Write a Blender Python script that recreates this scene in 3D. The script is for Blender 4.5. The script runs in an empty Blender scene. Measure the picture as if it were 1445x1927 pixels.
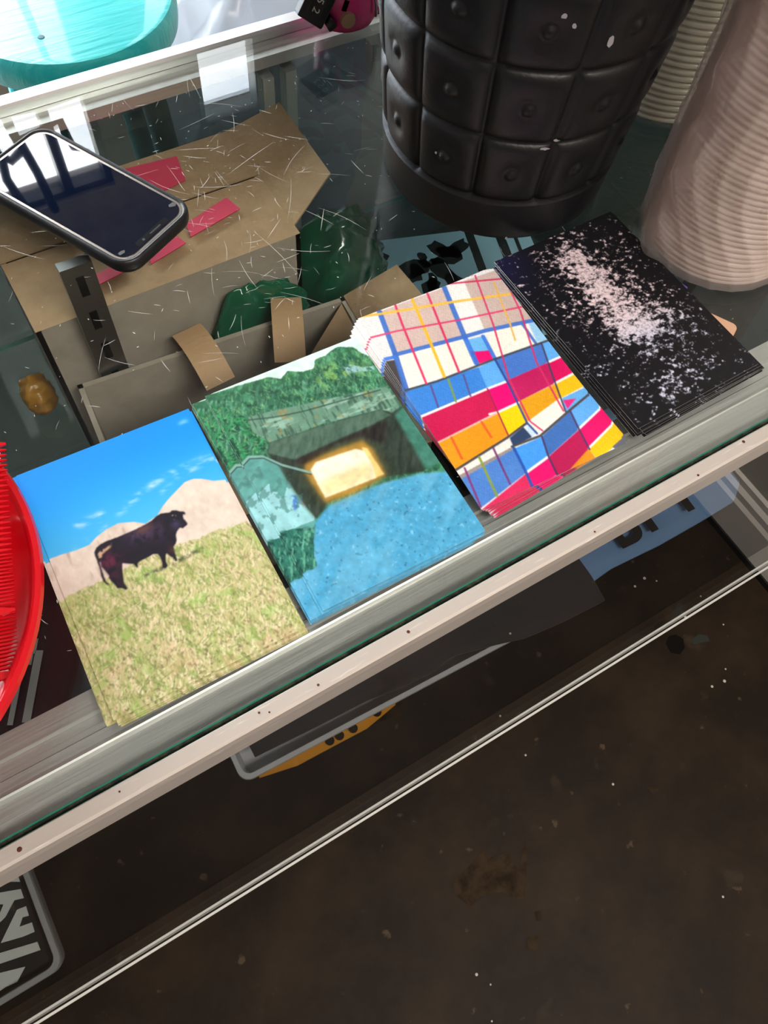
import bpy, bmesh, math, random
import numpy as np
from mathutils import Vector, Matrix
PI = math.pi
scene = bpy.context.scene
C = scene.collection

# ------------------------------------------------------------------ camera
# world frame: z = 0 is the top of the counter glass, x runs along its near
# edge, y points across the counter towards the shop window
F_PX, IMG_W = 1523.87, 1445.0
cam_d = bpy.data.cameras.new('camera'); cam = bpy.data.objects.new('camera', cam_d); C.objects.link(cam)
cam_d.sensor_fit = 'HORIZONTAL'; cam_d.sensor_width = 36.0; cam_d.lens = 36.0 * F_PX / IMG_W
cam_d.clip_start = 0.01; cam_d.clip_end = 200
fw = Vector((0.2838, 0.3622, -0.8878)).normalized()
rt = Vector((0.8565, -0.5120, 0.0649)); rt = (rt - fw * rt.dot(fw)).normalized()
up = rt.cross(fw)
M = Matrix((rt, up, -fw)).transposed().to_4x4(); M.translation = Vector((0.0, -0.105, 0.406))
cam.matrix_world = M
scene.camera = cam

# ------------------------------------------------------------------ light and exposure
vs = scene.view_settings
vs.view_transform = 'Standard'; vs.look = 'None'; vs.gamma = 1.0; vs.use_curve_mapping = False
vs.exposure = 0.95
scene.cycles.caustics_reflective = False; scene.cycles.caustics_refractive = False
scene.cycles.max_bounces = 10; scene.cycles.transparent_max_bounces = 24
scene.cycles.sample_clamp_indirect = 6.0

SKY = 6.0
w = bpy.data.worlds.new('sky'); scene.world = w; w.use_nodes = True
nt = w.node_tree; nt.nodes.clear()
tc = nt.nodes.new('ShaderNodeTexCoord'); mp = nt.nodes.new('ShaderNodeMapping'); mp.inputs['Scale'].default_value = (1.6, 1.6, 3.0)
mp.inputs['Location'].default_value = (0.35, 0.1, 0.2)
ns = nt.nodes.new('ShaderNodeTexNoise'); ns.inputs['Scale'].default_value = 1.5; ns.inputs['Detail'].default_value = 8; ns.inputs['Roughness'].default_value = 0.6
rp = nt.nodes.new('ShaderNodeValToRGB')
rp.color_ramp.elements[0].position = 0.40; rp.color_ramp.elements[0].color = (0.26, 0.37, 0.56, 1)
rp.color_ramp.elements[1].position = 0.66; rp.color_ramp.elements[1].color = (0.80, 0.82, 0.85, 1)
bg = nt.nodes.new('ShaderNodeBackground'); bg.inputs['Strength'].default_value = SKY
ow = nt.nodes.new('ShaderNodeOutputWorld')
nt.links.new(tc.outputs['Generated'], mp.inputs['Vector']); nt.links.new(mp.outputs['Vector'], ns.inputs['Vector'])
nt.links.new(ns.outputs['Fac'], rp.inputs['Fac'])
dp = nt.nodes.new('ShaderNodeVectorMath'); dp.operation = 'DOT_PRODUCT'; dp.inputs[1].default_value = (-0.36, 0.66, 0.66)
mxx = nt.nodes.new('ShaderNodeMath'); mxx.operation = 'MAXIMUM'; mxx.inputs[1].default_value = 0.0
pwx = nt.nodes.new('ShaderNodeMath'); pwx.operation = 'POWER'; pwx.inputs[1].default_value = 8.0
glow = nt.nodes.new('ShaderNodeMix'); glow.data_type = 'RGBA'; glow.inputs['B'].default_value = (1.7, 1.66, 1.58, 1)
nt.links.new(tc.outputs['Generated'], dp.inputs[0]); nt.links.new(dp.outputs['Value'], mxx.inputs[0]); nt.links.new(mxx.outputs[0], pwx.inputs[0])
nt.links.new(pwx.outputs[0], glow.inputs['Factor']); nt.links.new(rp.outputs['Color'], glow.inputs['A']); nt.links.new(glow.outputs['Result'], bg.inputs['Color']); nt.links.new(bg.outputs['Background'], ow.inputs['Surface'])

def portal(name, loc, sx, sz):
    l = bpy.data.lights.new(name, 'AREA'); l.shape = 'RECTANGLE'; l.size = sx; l.size_y = sz; l.cycles.is_portal = True
    o = bpy.data.objects.new(name, l); C.objects.link(o); o.location = loc; o.rotation_euler = (-PI / 2, 0, 0)
    return o
WY = 2.0                                   # window wall plane
WIN = [(-1.75, 0.435), (0.74, 0.955)]      # openings in x
WZ0 = -0.75
WTOP = [1.42, 1.31]
for i, (a, b) in enumerate(WIN):
    portal('window_daylight', ((a + b) / 2, WY + 0.13, (WZ0 + WTOP[i]) / 2), b - a, WTOP[i] - WZ0)
lamp_d = bpy.data.lights.new('fill_light', 'AREA'); lamp_d.shape = 'RECTANGLE'; lamp_d.size = 1.1; lamp_d.size_y = 0.5  # added lamp behind the camera, fills in the sides facing away from the windows
lamp_d.energy = 27.0; lamp_d.color = (1.0, 0.92, 0.84)
lamp_o = bpy.data.objects.new('fill_light', lamp_d); C.objects.link(lamp_o); lamp_o.location = (0.40, -1.15, 1.76)

# ------------------------------------------------------------------ helpers
def srgb(r, g, b):
    f = lambda c: (c / 255 / 12.92) if c / 255 <= 0.04045 else ((c / 255 + 0.055) / 1.055) ** 2.4
    return (f(r), f(g), f(b), 1.0)
MATS = {}
def mat(name, col, rough=0.5, metal=0.0, noise=None, bump=None, spec=0.5, trans=0.0, coat=0.0, col2=None, stretch=(1, 1, 1), sss=0.0, alpha=None, sheen=0.0):
    """Principled material; noise=(scale, lo, hi) mixes col -> col2, bump=(scale, strength)."""
    if name in MATS: return MATS[name]
    m = bpy.data.materials.new(name); m.use_nodes = True; nt = m.node_tree; b = nt.nodes['Principled BSDF']
    b.inputs['Base Color'].default_value = col; b.inputs['Roughness'].default_value = rough; b.inputs['Metallic'].default_value = metal
    b.inputs['Specular IOR Level'].default_value = spec; b.inputs['Transmission Weight'].default_value = trans; b.inputs['Coat Weight'].default_value = coat
    b.inputs['Sheen Weight'].default_value = sheen
    if sss: b.inputs['Subsurface Weight'].default_value = sss; b.inputs['Subsurface Radius'].default_value = (0.01, 0.008, 0.006)
    if alpha is not None: b.inputs['Alpha'].default_value = alpha
    if noise or bump:
        t = nt.nodes.new('ShaderNodeTexCoord'); mp = nt.nodes.new('ShaderNodeMapping'); mp.inputs['Scale'].default_value = stretch
        nt.links.new(t.outputs['Object'], mp.inputs['Vector'])
    if noise:
        n = nt.nodes.new('ShaderNodeTexNoise'); n.inputs['Scale'].default_value = noise[0]; n.inputs['Detail'].default_value = 6; n.inputs['Roughness'].default_value = 0.65
        r = nt.nodes.new('ShaderNodeValToRGB'); r.color_ramp.elements[0].position = noise[1]; r.color_ramp.elements[1].position = noise[2]
        r.color_ramp.elements[0].color = col; r.color_ramp.elements[1].color = col2
        nt.links.new(mp.outputs['Vector'], n.inputs['Vector']); nt.links.new(n.outputs['Fac'], r.inputs['Fac']); nt.links.new(r.outputs['Color'], b.inputs['Base Color'])
    if bump:
        n2 = nt.nodes.new('ShaderNodeTexNoise'); n2.inputs['Scale'].default_value = bump[0]; n2.inputs['Detail'].default_value = 5
        bm_ = nt.nodes.new('ShaderNodeBump'); bm_.inputs['Strength'].default_value = bump[1]; bm_.inputs['Distance'].default_value = 0.002
        nt.links.new(mp.outputs['Vector'], n2.inputs['Vector']); nt.links.new(n2.outputs['Fac'], bm_.inputs['Height']); nt.links.new(bm_.outputs['Normal'], b.inputs['Normal'])
    MATS[name] = m
    return m
def glass_mat(name, tint, ior=1.5, fixed=None, rough=0.0, gloss=(1, 1, 1, 1)):
    """thin pane: clear transmission plus mirror reflection (Fresnel, or a fixed share)"""
    m = bpy.data.materials.new(name); m.use_nodes = True; nt = m.node_tree; nt.nodes.clear()
    o = nt.nodes.new('ShaderNodeOutputMaterial'); mx = nt.nodes.new('ShaderNodeMixShader')
    t = nt.nodes.new('ShaderNodeBsdfTransparent'); t.inputs['Color'].default_value = tint
    g = nt.nodes.new('ShaderNodeBsdfGlossy'); g.inputs['Roughness'].default_value = rough; g.inputs['Color'].default_value = gloss
    if fixed is None:
        # the reflected share is the same whichever way the pane faces
        f = nt.nodes.new('ShaderNodeLayerWeight'); f.inputs['Blend'].default_value = 0.5
        pw = nt.nodes.new('ShaderNodeMath'); pw.operation = 'POWER'; pw.inputs[1].default_value = 5.0
        ma = nt.nodes.new('ShaderNodeMath'); ma.operation = 'MULTIPLY_ADD'; r0 = ((ior - 1) / (ior + 1)) ** 2; ma.inputs[1].default_value = 1 - r0; ma.inputs[2].default_value = r0
        nt.links.new(f.outputs['Facing'], pw.inputs[0]); nt.links.new(pw.outputs[0], ma.inputs[0]); nt.links.new(ma.outputs[0], mx.inputs['Fac'])
    else: mx.inputs['Fac'].default_value = fixed
    nt.links.new(t.outputs[0], mx.inputs[1]); nt.links.new(g.outputs[0], mx.inputs[2]); nt.links.new(mx.outputs[0], o.inputs['Surface'])
    return m
def obj(name, me, m=None, parent=None, smooth=False):
    if isinstance(me, bmesh.types.BMesh):
        bm = me; me = bpy.data.meshes.new(name); bmesh.ops.recalc_face_normals(bm, faces=bm.faces); bm.to_mesh(me); bm.free()
    o = bpy.data.objects.new(name, me); C.objects.link(o)
    if m is not None:
        for k in (m if isinstance(m, (list, tuple)) else [m]): me.materials.append(k)
    if smooth:
        for p in me.polygons: p.use_smooth = True
        if smooth is not True:
            me.set_sharp_from_angle(angle=math.radians(smooth))
    if parent is not None: o.parent = parent
    return o
def tag(o, label, cat, group=None):
    o['label'] = label; o['category'] = cat
    if group: o['group'] = group
    return o
def thing(name, label, cat, loc=(0, 0, 0), rot=(0, 0, 0), group=None):
    o = bpy.data.objects.new(name, None); C.objects.link(o); o.location = loc; o.rotation_euler = rot; o.empty_display_size = 0.02
    return tag(o, label, cat, group)
def struct(o): o['kind'] = 'structure'; return o
def box(bm, x0, x1, y0, y1, z0, z1):
    v = [bm.verts.new((x, y, z)) for x in (x0, x1) for y in (y0, y1) for z in (z0, z1)]
    for f in ((0, 1, 3, 2), (4, 6, 7, 5), (0, 4, 5, 1), (2, 3, 7, 6), (0, 2, 6, 4), (1, 5, 7, 3)): bm.faces.new([v[i] for i in f])
def boxm(x0, x1, y0, y1, z0, z1, bevel=0):
    bm = bmesh.new(); box(bm, x0, x1, y0, y1, z0, z1)
    if bevel: bmesh.ops.bevel(bm, geom=bm.edges[:], offset=bevel, segments=2, affect='EDGES', profile=0.5)
    return bm
def profile_x(pts, x0, x1):
    """extrude a closed (y,z) profile along x"""
    bm = bmesh.new()
    a = [bm.verts.new((x0, y, z)) for y, z in pts]; b = [bm.verts.new((x1, y, z)) for y, z in pts]; n = len(pts)
    for i in range(n): bm.faces.new((a[i], a[(i + 1) % n], b[(i + 1) % n], b[i]))
    bm.faces.new(a); bm.faces.new(b[::-1])
    return bm
def prism(pts, z0, z1, bevel=0):
    bm = bmesh.new(); a = [bm.verts.new((x, y, z0)) for x, y in pts]; b = [bm.verts.new((x, y, z1)) for x, y in pts]; n = len(pts)
    for i in range(n): bm.faces.new((a[i], a[(i + 1) % n], b[(i + 1) % n], b[i]))
    bm.faces.new(a[::-1]); bm.faces.new(b)
    if bevel: bmesh.ops.bevel(bm, geom=[e for e in bm.edges if abs(e.verts[0].co.z - e.verts[1].co.z) < 1e-6], offset=bevel, segments=2, affect='EDGES', profile=0.5)
    return bm
def rrect(wd, ht, r, n=8):
    p = []
    for cx, cy, a0 in ((wd / 2 - r, ht / 2 - r, 0), (-wd / 2 + r, ht / 2 - r, 90), (-wd / 2 + r, -ht / 2 + r, 180), (wd / 2 - r, -ht / 2 + r, 270)):
        for k in range(n + 1):
            a = math.radians(a0 + 90 * k / n); p.append((cx + r * math.cos(a), cy + r * math.sin(a)))
    return p
def lathe(prof, n=64, cx=0, cy=0, sx=1, sy=1, closed=False):
    bm = bmesh.new(); rings = []
    for r, z in prof:
        rings.append([bm.verts.new((cx + sx * r * math.cos(2 * PI * k / n), cy + sy * r * math.sin(2 * PI * k / n), z)) for k in range(n)])
    prs = list(zip(rings[:-1], rings[1:]))
    if closed: prs.append((rings[-1], rings[0]))
    for a, b in prs:
        for k in range(n): bm.faces.new((a[k], a[(k + 1) % n], b[(k + 1) % n], b[k]))
    if not closed:
        if prof[0][0] > 1e-5: bm.faces.new(rings[0][::-1])
        if prof[-1][0] > 1e-5: bm.faces.new(rings[-1])
    bmesh.ops.remove_doubles(bm, verts=bm.verts[:], dist=1e-6)
    return bm
def tube(bm, pts, r, n=8):
    pts = [Vector(p) for p in pts]; rings = []
    for i, p in enumerate(pts):
        d = (pts[min(i + 1, len(pts) - 1)] - pts[max(i - 1, 0)]).normalized()
        u = d.cross(Vector((0, 0, 1)))
        if u.length < 1e-3: u = d.cross(Vector((1, 0, 0)))
        u.normalize(); v = d.cross(u); rr = r[i] if isinstance(r, (list, tuple)) else r
        rings.append([bm.verts.new(p + rr * (math.cos(2 * PI * k / n) * u + math.sin(2 * PI * k / n) * v)) for k in range(n)])
    for a, b in zip(rings[:-1], rings[1:]):
        for k in range(n): bm.faces.new((a[k], a[(k + 1) % n], b[(k + 1) % n], b[k]))
    bm.faces.new(rings[0][::-1]); bm.faces.new(rings[-1])
def gridmesh(nx, ny, fn):
    bm = bmesh.new(); v = [[bm.verts.new(fn(i / nx, j / ny)) for i in range(nx + 1)] for j in range(ny + 1)]
    for j in range(ny):
        for i in range(nx): bm.faces.new((v[j][i], v[j][i + 1], v[j + 1][i + 1], v[j + 1][i]))
    return bm
def gridslab(nx, ny, fn, t):
    """a sheet of cloth or card with real thickness"""
    bm = bmesh.new()
    A = [[bm.verts.new(fn(i / nx, j / ny)) for i in range(nx + 1)] for j in range(ny + 1)]
    B = [[bm.verts.new(v.co - Vector((0, 0, t))) for v in row] for row in A]
    for j in range(ny):
        for i in range(nx):
            bm.faces.new((A[j][i], A[j][i + 1], A[j + 1][i + 1], A[j + 1][i])); bm.faces.new((B[j][i], B[j + 1][i], B[j + 1][i + 1], B[j][i + 1]))
    for j in range(ny):
        for i in (0, nx): bm.faces.new((A[j][i], A[j + 1][i], B[j + 1][i], B[j][i]))
    for i in range(nx):
        for j in (0, ny): bm.faces.new((A[j][i], A[j][i + 1], B[j][i + 1], B[j][i]))
    return bm
def solid(bm, t):
    """give a sheet thickness"""
    bmesh.ops.recalc_face_normals(bm, faces=bm.faces); bmesh.ops.solidify(bm, geom=bm.faces[:], thickness=t); return bm

# ------------------------------------------------------------------ common materials
ALU = mat('brushed_aluminium', (0.66, 0.64, 0.62, 1), 0.42, 0.75, bump=(240, 0.25), stretch=(0.03, 1, 1))
ALU_W = mat('worn_aluminium_lip', srgb(214, 204, 196), 0.45, 0.5, noise=(420, 0.60, 0.72), col2=srgb(246, 242, 238), stretch=(0.12, 1.6, 1), bump=(200, 0.08))
STEEL = mat('grey_steel', (0.30, 0.31, 0.31, 1), 0.4, 1.0)
BLACK = mat('black_board', srgb(13, 12, 12), 0.8, spec=0.08)
GASKET = mat('dirty_gasket', srgb(30, 28, 24), 0.9, noise=(160, 0.45, 0.7), col2=srgb(78, 74, 58))
GLASS = glass_mat('counter_glass', (0.945, 0.97, 0.965, 1), 1.5)
GLASS_C = glass_mat('window_glass', (0.97, 0.98, 0.98, 1), 1.3)
FRONTG = glass_mat('front_glass_face', (0.96, 0.97, 0.97, 1), fixed=0.44)
CLEAR = glass_mat('front_glass_inner', (0.98, 0.99, 0.99, 1), fixed=0.02)
EDGE = mat('green_glass_edge', srgb(60, 165, 140), 0.25, 0.0, spec=0.6)
WHITE_E = mat('polished_glass_edge', srgb(250, 250, 244), 0.5)
KRAFT = mat('kraft_cardboard', srgb(176, 146, 112), 0.85, noise=(60, 0.35, 0.7), col2=srgb(160, 130, 98), bump=(300, 0.2))
KRAFT_G = mat('grey_cardboard', srgb(176, 164, 150), 0.85, noise=(40, 0.35, 0.7), col2=srgb(160, 148, 134))
TAPE = mat('brown_paper_tape', srgb(196, 158, 118), 0.6, bump=(500, 0.3))
PINKT = mat('pink_tape', srgb(214, 58, 92), 0.5)

# ------------------------------------------------------------------ the room
RX = 1.03                                   # right-hand wall face
FLOOR = mat('dark_stained_concrete', srgb(38, 29, 21), 0.55, noise=(7, 0.40, 0.75), col2=srgb(60, 47, 34), bump=(60, 0.25), spec=0.12)
# scuffs and paint flecks on the concrete
def floor_mat():
    m = FLOOR; nt = m.node_tree; b = nt.nodes['Principled BSDF']; src = b.inputs['Base Color'].links[0].from_socket
    t = nt.nodes.new('ShaderNodeTexCoord')
    def layer(src, scale, thr, col, det=3, soft=0.04):
        n = nt.nodes.new('ShaderNodeTexNoise'); n.inputs['Scale'].default_value = scale; n.inputs['Detail'].default_value = det
        nt.links.new(t.outputs['Object'], n.inputs['Vector'])
        r = nt.nodes.new('ShaderNodeValToRGB'); r.color_ramp.elements[0].position = thr; r.color_ramp.elements[1].position = thr + soft
        mx = nt.nodes.new('ShaderNodeMix'); mx.data_type = 'RGBA'; mx.inputs['B'].default_value = col
        nt.links.new(n.outputs['Fac'], r.inputs['Fac']); nt.links.new(r.outputs['Color'], mx.inputs['Factor']); nt.links.new(src, mx.inputs['A'])
        return mx.outputs['Result']
    s = layer(src, 34, 0.67, srgb(84, 70, 54), 6, 0.05)
    s = layer(s, 12, 0.66, srgb(70, 58, 45), 7, 0.10)
    s = layer(s, 5.0, 0.64, srgb(22, 18, 15), 4, 0.12)
    nt.links.new(s, b.inputs['Base Color'])
floor_mat()
FLOOR_L = mat('pale_floor', srgb(176, 168, 156), 0.5, noise=(9, 0.35, 0.7), col2=srgb(160, 152, 142))
WALLM = mat('painted_wall', srgb(196, 190, 180), 0.8)
WALLD = mat('plaster_wall', srgb(176, 166, 156), 0.8, noise=(8, 0.4, 0.65), col2=srgb(150, 138, 134))
TRIM = mat('white_trim', srgb(240, 234, 226), 0.45)
CEIL = mat('ceiling_paint', srgb(168, 164, 158), 0.9)
struct(obj('floor', boxm(-2.6, RX + 0.1, -2.6, 0.50, -1.06, -1.0), FLOOR))
floor = bpy.data.objects['floor']
FLK = mat('paint_fleck', srgb(214, 208, 196), 0.6); PAT = mat('worn_patch', srgb(66, 52, 38), 0.8, noise=(40, 0.4, 0.62), col2=srgb(42, 33, 24), spec=0.1); DKB = mat('dark_stain', srgb(20, 17, 14), 0.8, spec=0.1); BLS = mat('grey_blue_stain', srgb(58, 60, 56), 0.8, spec=0.1)
for x, y, r_ in [(0.833, 0.004, 0.0028), (0.815, -0.128, 0.003), (0.788, -0.124, 0.0026), (0.832, -0.112, 0.0018), (0.887, -0.045, 0.0018), (0.422, -0.051, 0.002), (0.571, -0.395, 0.002), (0.167, -0.279, 0.0024), (0.178, -0.301, 0.0015), (0.153, -0.341, 0.0015), (0.524, -0.166, 0.0023)]:
    o = obj('paint_fleck', lathe([(r_, 0), (r_ * 0.7, 0.0006), (0, 0.0008)], 9), FLK, floor); o.location = (x, y, -1.0)
for m_, pts in ((PAT, [(0.213, -0.143), (0.218, -0.151), (0.252, -0.145), (0.277, -0.137), (0.271, -0.153), (0.308, -0.161), (0.304, -0.178), (0.307, -0.194), (0.339, -0.164), (0.338, -0.174), (0.291, -0.232), (0.276, -0.223), (0.266, -0.205), (0.23, -0.193), (0.209, -0.197), (0.199, -0.168)]),
                (PAT, [(0.571, -0.2), (0.587, -0.201), (0.59, -0.212), (0.574, -0.216)]), (PAT, [(0.263, -0.279), (0.28, -0.285), (0.269, -0.301), (0.252, -0.291)]), (PAT, [(0.294, -0.255), (0.305, -0.259), (0.296, -0.272), (0.289, -0.266)]),
                (DKB, [(0.766, -0.019), (0.78, -0.011), (0.794, -0.015), (0.801, -0.028), (0.792, -0.043), (0.775, -0.048), (0.763, -0.037)]), (BLS, [(0.813, -0.037), (0.833, -0.036), (0.845, -0.046), (0.842, -0.057), (0.825, -0.051), (0.81, -0.046)])):
    if m_ is DKB or m_ is BLS: pts = pts[::-1]
    obj('worn_patch' if m_ is PAT else 'stain', prism(pts, -1.0, -0.9997), m_, floor)
struct(obj('floor_customer_side', boxm(-2.6, RX + 0.1, 0.50, WY + 0.15, -1.06, -1.0), FLOOR_L))
struct(obj('ceiling', boxm(-2.6, RX + 0.1, -2.6, WY + 0.15, 1.85, 1.95), CEIL))
struct(obj('wall_left', boxm(-2.7, -2.6, -2.6, WY + 0.15, -1.0, 1.85), WALLM))
struct(obj('wall_back', boxm(-2.6, RX, -2.7, -2.6, -1.0, 1.85), WALLD))
struct(obj('wall_right', boxm(RX, RX + 0.1, -2.6, WY + 0.15, -1.0, 1.85), WALLM))
# wall towards the street: piers, sill and lintel around two openings
xs = [-2.6] + [v for ab in WIN for v in ab] + [RX]
wf = bmesh.new()
for a, b in zip(xs[0::2], xs[1::2]): box(wf, a, b, WY, WY + 0.12, -1.0, 1.85)
for (a, b), WZ1 in zip(WIN, WTOP):
    box(wf, a, b, WY, WY + 0.12, -1.0, WZ0); box(wf, a, b, WY, WY + 0.12, WZ1, 1.85)
struct(obj('wall_front', wf, WALLD))
DARKF = mat('dark_window_frame', srgb(38, 38, 40), 0.4)
PALEF = mat('pale_window_frame', srgb(190, 196, 194), 0.4)
for i, (a, b) in enumerate(WIN):
    wroot = bpy.data.objects.new('window_%d' % (i + 1), None); C.objects.link(wroot); struct(wroot)
    fm = PALEF if i else DARKF; WZ1 = WTOP[i]
    t_ = 0.02
    obj('window_frame', boxm(a, a + t_, WY + 0.02, WY + 0.07, WZ0, WZ1), fm, wroot); obj('window_frame', boxm(b - t_, b, WY + 0.02, WY + 0.07, WZ0, WZ1), fm, wroot)
    obj('window_frame', boxm(a, b, WY + 0.02, WY + 0.07, WZ0, WZ0 + t_), fm, wroot); obj('window_frame', boxm(a, b, WY + 0.02, WY + 0.07, WZ1 - t_, WZ1), fm, wroot)
    obj('pane', boxm(a, b, WY + 0.045, WY + 0.05, WZ0, WZ1), GLASS_C, wroot)
    if i == 0:
        for mx_ in (0.30, -0.72): obj('mullion', boxm(mx_ - 0.014, mx_ + 0.014, WY + 0.02, WY + 0.07, WZ0, WZ1), DARKF, wroot)
        # wrought-iron scroll grille inside the pane
        IRON = mat('black_iron', srgb(24, 24, 26), 0.5, 0.5)
        gy = WY - 0.02
        strokes = [[(0.125, 0.80), (0.135, 1.10), (0.150, 1.20), (0.140, 1.27), (0.165, 1.42)], [(0.195, 0.80), (0.200, 1.10), (0.225, 1.28), (0.235, 1.42)],
                   [(-0.12, 1.06), (0.02, 1.07), (0.15, 1.055), (0.30, 1.07), (0.42, 1.06)],
                   [(0.02, 1.07), (0.015, 1.13), (0.03, 1.155), (0.10, 1.14), (0.15, 1.15)],
                   [(0.205, 1.14), (0.28, 1.13), (0.33, 1.12), (0.335, 1.18), (0.345, 1.235), (0.38, 1.25)],
                   [(0.150, 1.19), (0.17, 1.22), (0.205, 1.20)], [(0.205, 1.02), (0.27, 1.0), (0.40, 1.01)], [(-0.12, 1.0), (-0.03, 0.98), (0.13, 1.0)]]
        for s_ in strokes:
            bm = bmesh.new(); tube(bm, [(x, gy, z) for x, z in s_], 0.013, 8); obj('grille_bar', bm, IRON, wroot, True)
struct(obj('pavement', boxm(-14, 14, WY + 0.15, 16, -1.10, -1.03), mat('pavement', srgb(178, 174, 168), 0.9)))
# skirting along the right wall: stepped moulding above a strip coloured dark as the gap's shade
bb = [(-2.6, 0), (-2.6, 1)]
pr = [(RX, -0.985), (RX - 0.018, -0.985), (RX - 0.018, -0.905), (RX - 0.013, -0.897), (RX - 0.013, -0.882), (RX - 0.006, -0.874), (RX - 0.006, -0.86), (RX, -0.855)]
bm = bmesh.new(); a = [bm.verts.new((x, -2.6, z)) for x, z in pr]; b = [bm.verts.new((x, 0.9, z)) for x, z in pr]
for i in range(len(pr)): bm.faces.new((a[i], a[(i + 1) % len(pr)], b[(i + 1) % len(pr)], b[i]))
bm.faces.new(a); bm.faces.new(b[::-1]); struct(obj('baseboard_right', bm, TRIM))
struct(obj('shadow_gap_strip', boxm(RX - 0.022, RX, -2.6, 0.9, -1.0, -0.985), mat('shadow_gap_black', srgb(16, 14, 13), 0.8)))  # black strip paints in the shade below the skirting

# ------------------------------------------------------------------ display case
X0, X1 = -0.80, 0.985
DEPTH = 0.488
case = thing('display_case', 'glass-topped aluminium display counter holding the postcards, phone and black planter', 'display case', (0, 0, -1.0))
def cpart(name, bm, m, smooth=False):
    o = obj(name, bm, m, None, smooth); o.parent = case; o.location = (0, 0, 1.0); return o
top = cpart('top_glass', boxm(X0, X1, 0.0012, 0.476, -0.006, 0.0), [GLASS, EDGE])
for p in top.data.polygons:
    if p.normal.y < -0.9: p.material_index = 1
cpart('front_rail', profile_x([(0.049, -0.0065), (0.0375, -0.0065), (0.0365, -0.0085), (0.0285, -0.0085), (0.0275, -0.0068), (0.0225, -0.0068), (0.0205, -0.0062), (0.0195, -0.0068), (0.0186, -0.0105), (0.0045, -0.0105), (0.0035, -0.0065), (0.0012, -0.0065), (0.0012, -0.022), (0.049, -0.022)], X0, X1), ALU)
cpart('gasket', profile_x([(0.0012, -0.0035), (-0.0022, -0.0030), (-0.0022, -0.02), (0.0012, -0.02)], X0, X1), GASKET)
lip = cpart('front_lip', profile_x([(-0.0022, 0.0), (-0.0028, 0.0006), (-0.0098, 0.0006), (-0.0112, -0.0006), (-0.0120, -0.0055), (-0.0128, -0.021), (-0.0022, -0.021)], X0, X1), ALU_W)
RUST = mat('rust_dark', srgb(84, 34, 24), 0.8)
for i, (x, y) in enumerate([(-0.103, -0.0068), (0.1045, -0.0065), (0.228, -0.0085), (0.306, -0.0092), (0.347, -0.0048), (0.05, -0.0078), (0.018, -0.0055), (0.0225, -0.0078), (-0.055, -0.006)]):
    r_ = (0.0012, 0.0009, 0.0006, 0.0008, 0.001, 0.0007, 0.0006, 0.0005, 0.0005)[i]
    o = obj('rust_spot', lathe([(r_, 0.0003), (r_ * 0.8, 0.0006), (0, 0.0007)], 10), RUST); o.parent = lip; o.location = (x, y, 0.0004)
cpart('back_rail', profile_x([(0.4580, -0.0065), (0.4635, -0.0065), (0.4645, -0.009), (0.4695, -0.009), (0.4705, -0.0065), (0.476, -0.0065), (0.476, -0.018), (0.4580, -0.016)], X0, X1), ALU)
cpart('back_lip', profile_x([(0.4765, 0.0), (0.4775, 0.0022), (0.4880, 0.0022), (0.4892, 0.001), (0.4892, -0.026), (0.4765, -0.026)], X0, X1), mat('bright_aluminium_lip', srgb(240, 240, 238), 0.30, 0.75))
fg = cpart('front_glass', boxm(X0, X1, -0.0125, -0.0075, -0.78, -0.018), [FRONTG, CLEAR, WHITE_E, BLACK])
for p in fg.data.polygons:
    if p.normal.y > 0.9: p.material_index = 1
    elif p.normal.z < -0.9: p.material_index = 2
# polished bottom channel: two bright lines with a dark slot
cpart('bottom_channel', profile_x([(-0.0178, -0.7795), (-0.0148, -0.7795), (-0.0148, -0.785), (-0.0178, -0.785)], X0, X1), WHITE_E)
cpart('back_glass', boxm(X0, X1, 0.4775, 0.482, -0.80, -0.026), glass_mat('smoked_back_glass', (0.22, 0.25, 0.25, 1), 1.4))
DECK_Z = -0.56
cpart('deck', boxm(X0, X1, -0.007, 0.476, DECK_Z - 0.02, DECK_Z), BLACK)
cpart('lower_panel', boxm(X0, X1, 0.03, 0.05, -0.80, DECK_Z - 0.02), BLACK)
cpart('kick_panel', boxm(X0, X1, 0.06, 0.44, -1.0, -0.80), BLACK)
cpart('end_panel', boxm(X0 - 0.012, X0, -0.012, 0.488, -0.8, 0.0), BLACK); 
cpart('end_panel', boxm(X1, X1 + 0.012, 0.0, 0.488, -0.8, 0.0), BLACK)
SH = -0.22
shelf = cpart('glass_shelf', boxm(X0, X1, 0.075, 0.474, SH - 0.006, SH), [glass_mat('shelf_glass', (0.74, 0.80, 0.79, 1), 1.5), EDGE])
for p in shelf.data.polygons:
    if abs(p.normal.y) > 0.9: p.material_index = 1
def standard(x, y):
    s = cpart('shelf_standard', boxm(x - 0.011, x + 0.011, y - 0.004, y + 0.004, DECK_Z, -0.0065), STEEL)
    for k in range(11):
        z = -0.025 - k * 0.034
        o = obj('slot', boxm(x - 0.0028, x + 0.0028, y - 0.0046, y - 0.0038, z - 0.009, z + 0.009), BLACK); o.parent = s
standard(0.047, 0.3215); standard(0.80, 0.3215)
POST = mat('pale_post', srgb(200, 206, 202), 0.35, 0.4)
for x in (0.262, 0.283): cpart('back_post', boxm(x - 0.005, x + 0.005, 0.464, 0.476, DECK_Z, -0.03), POST)

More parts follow.
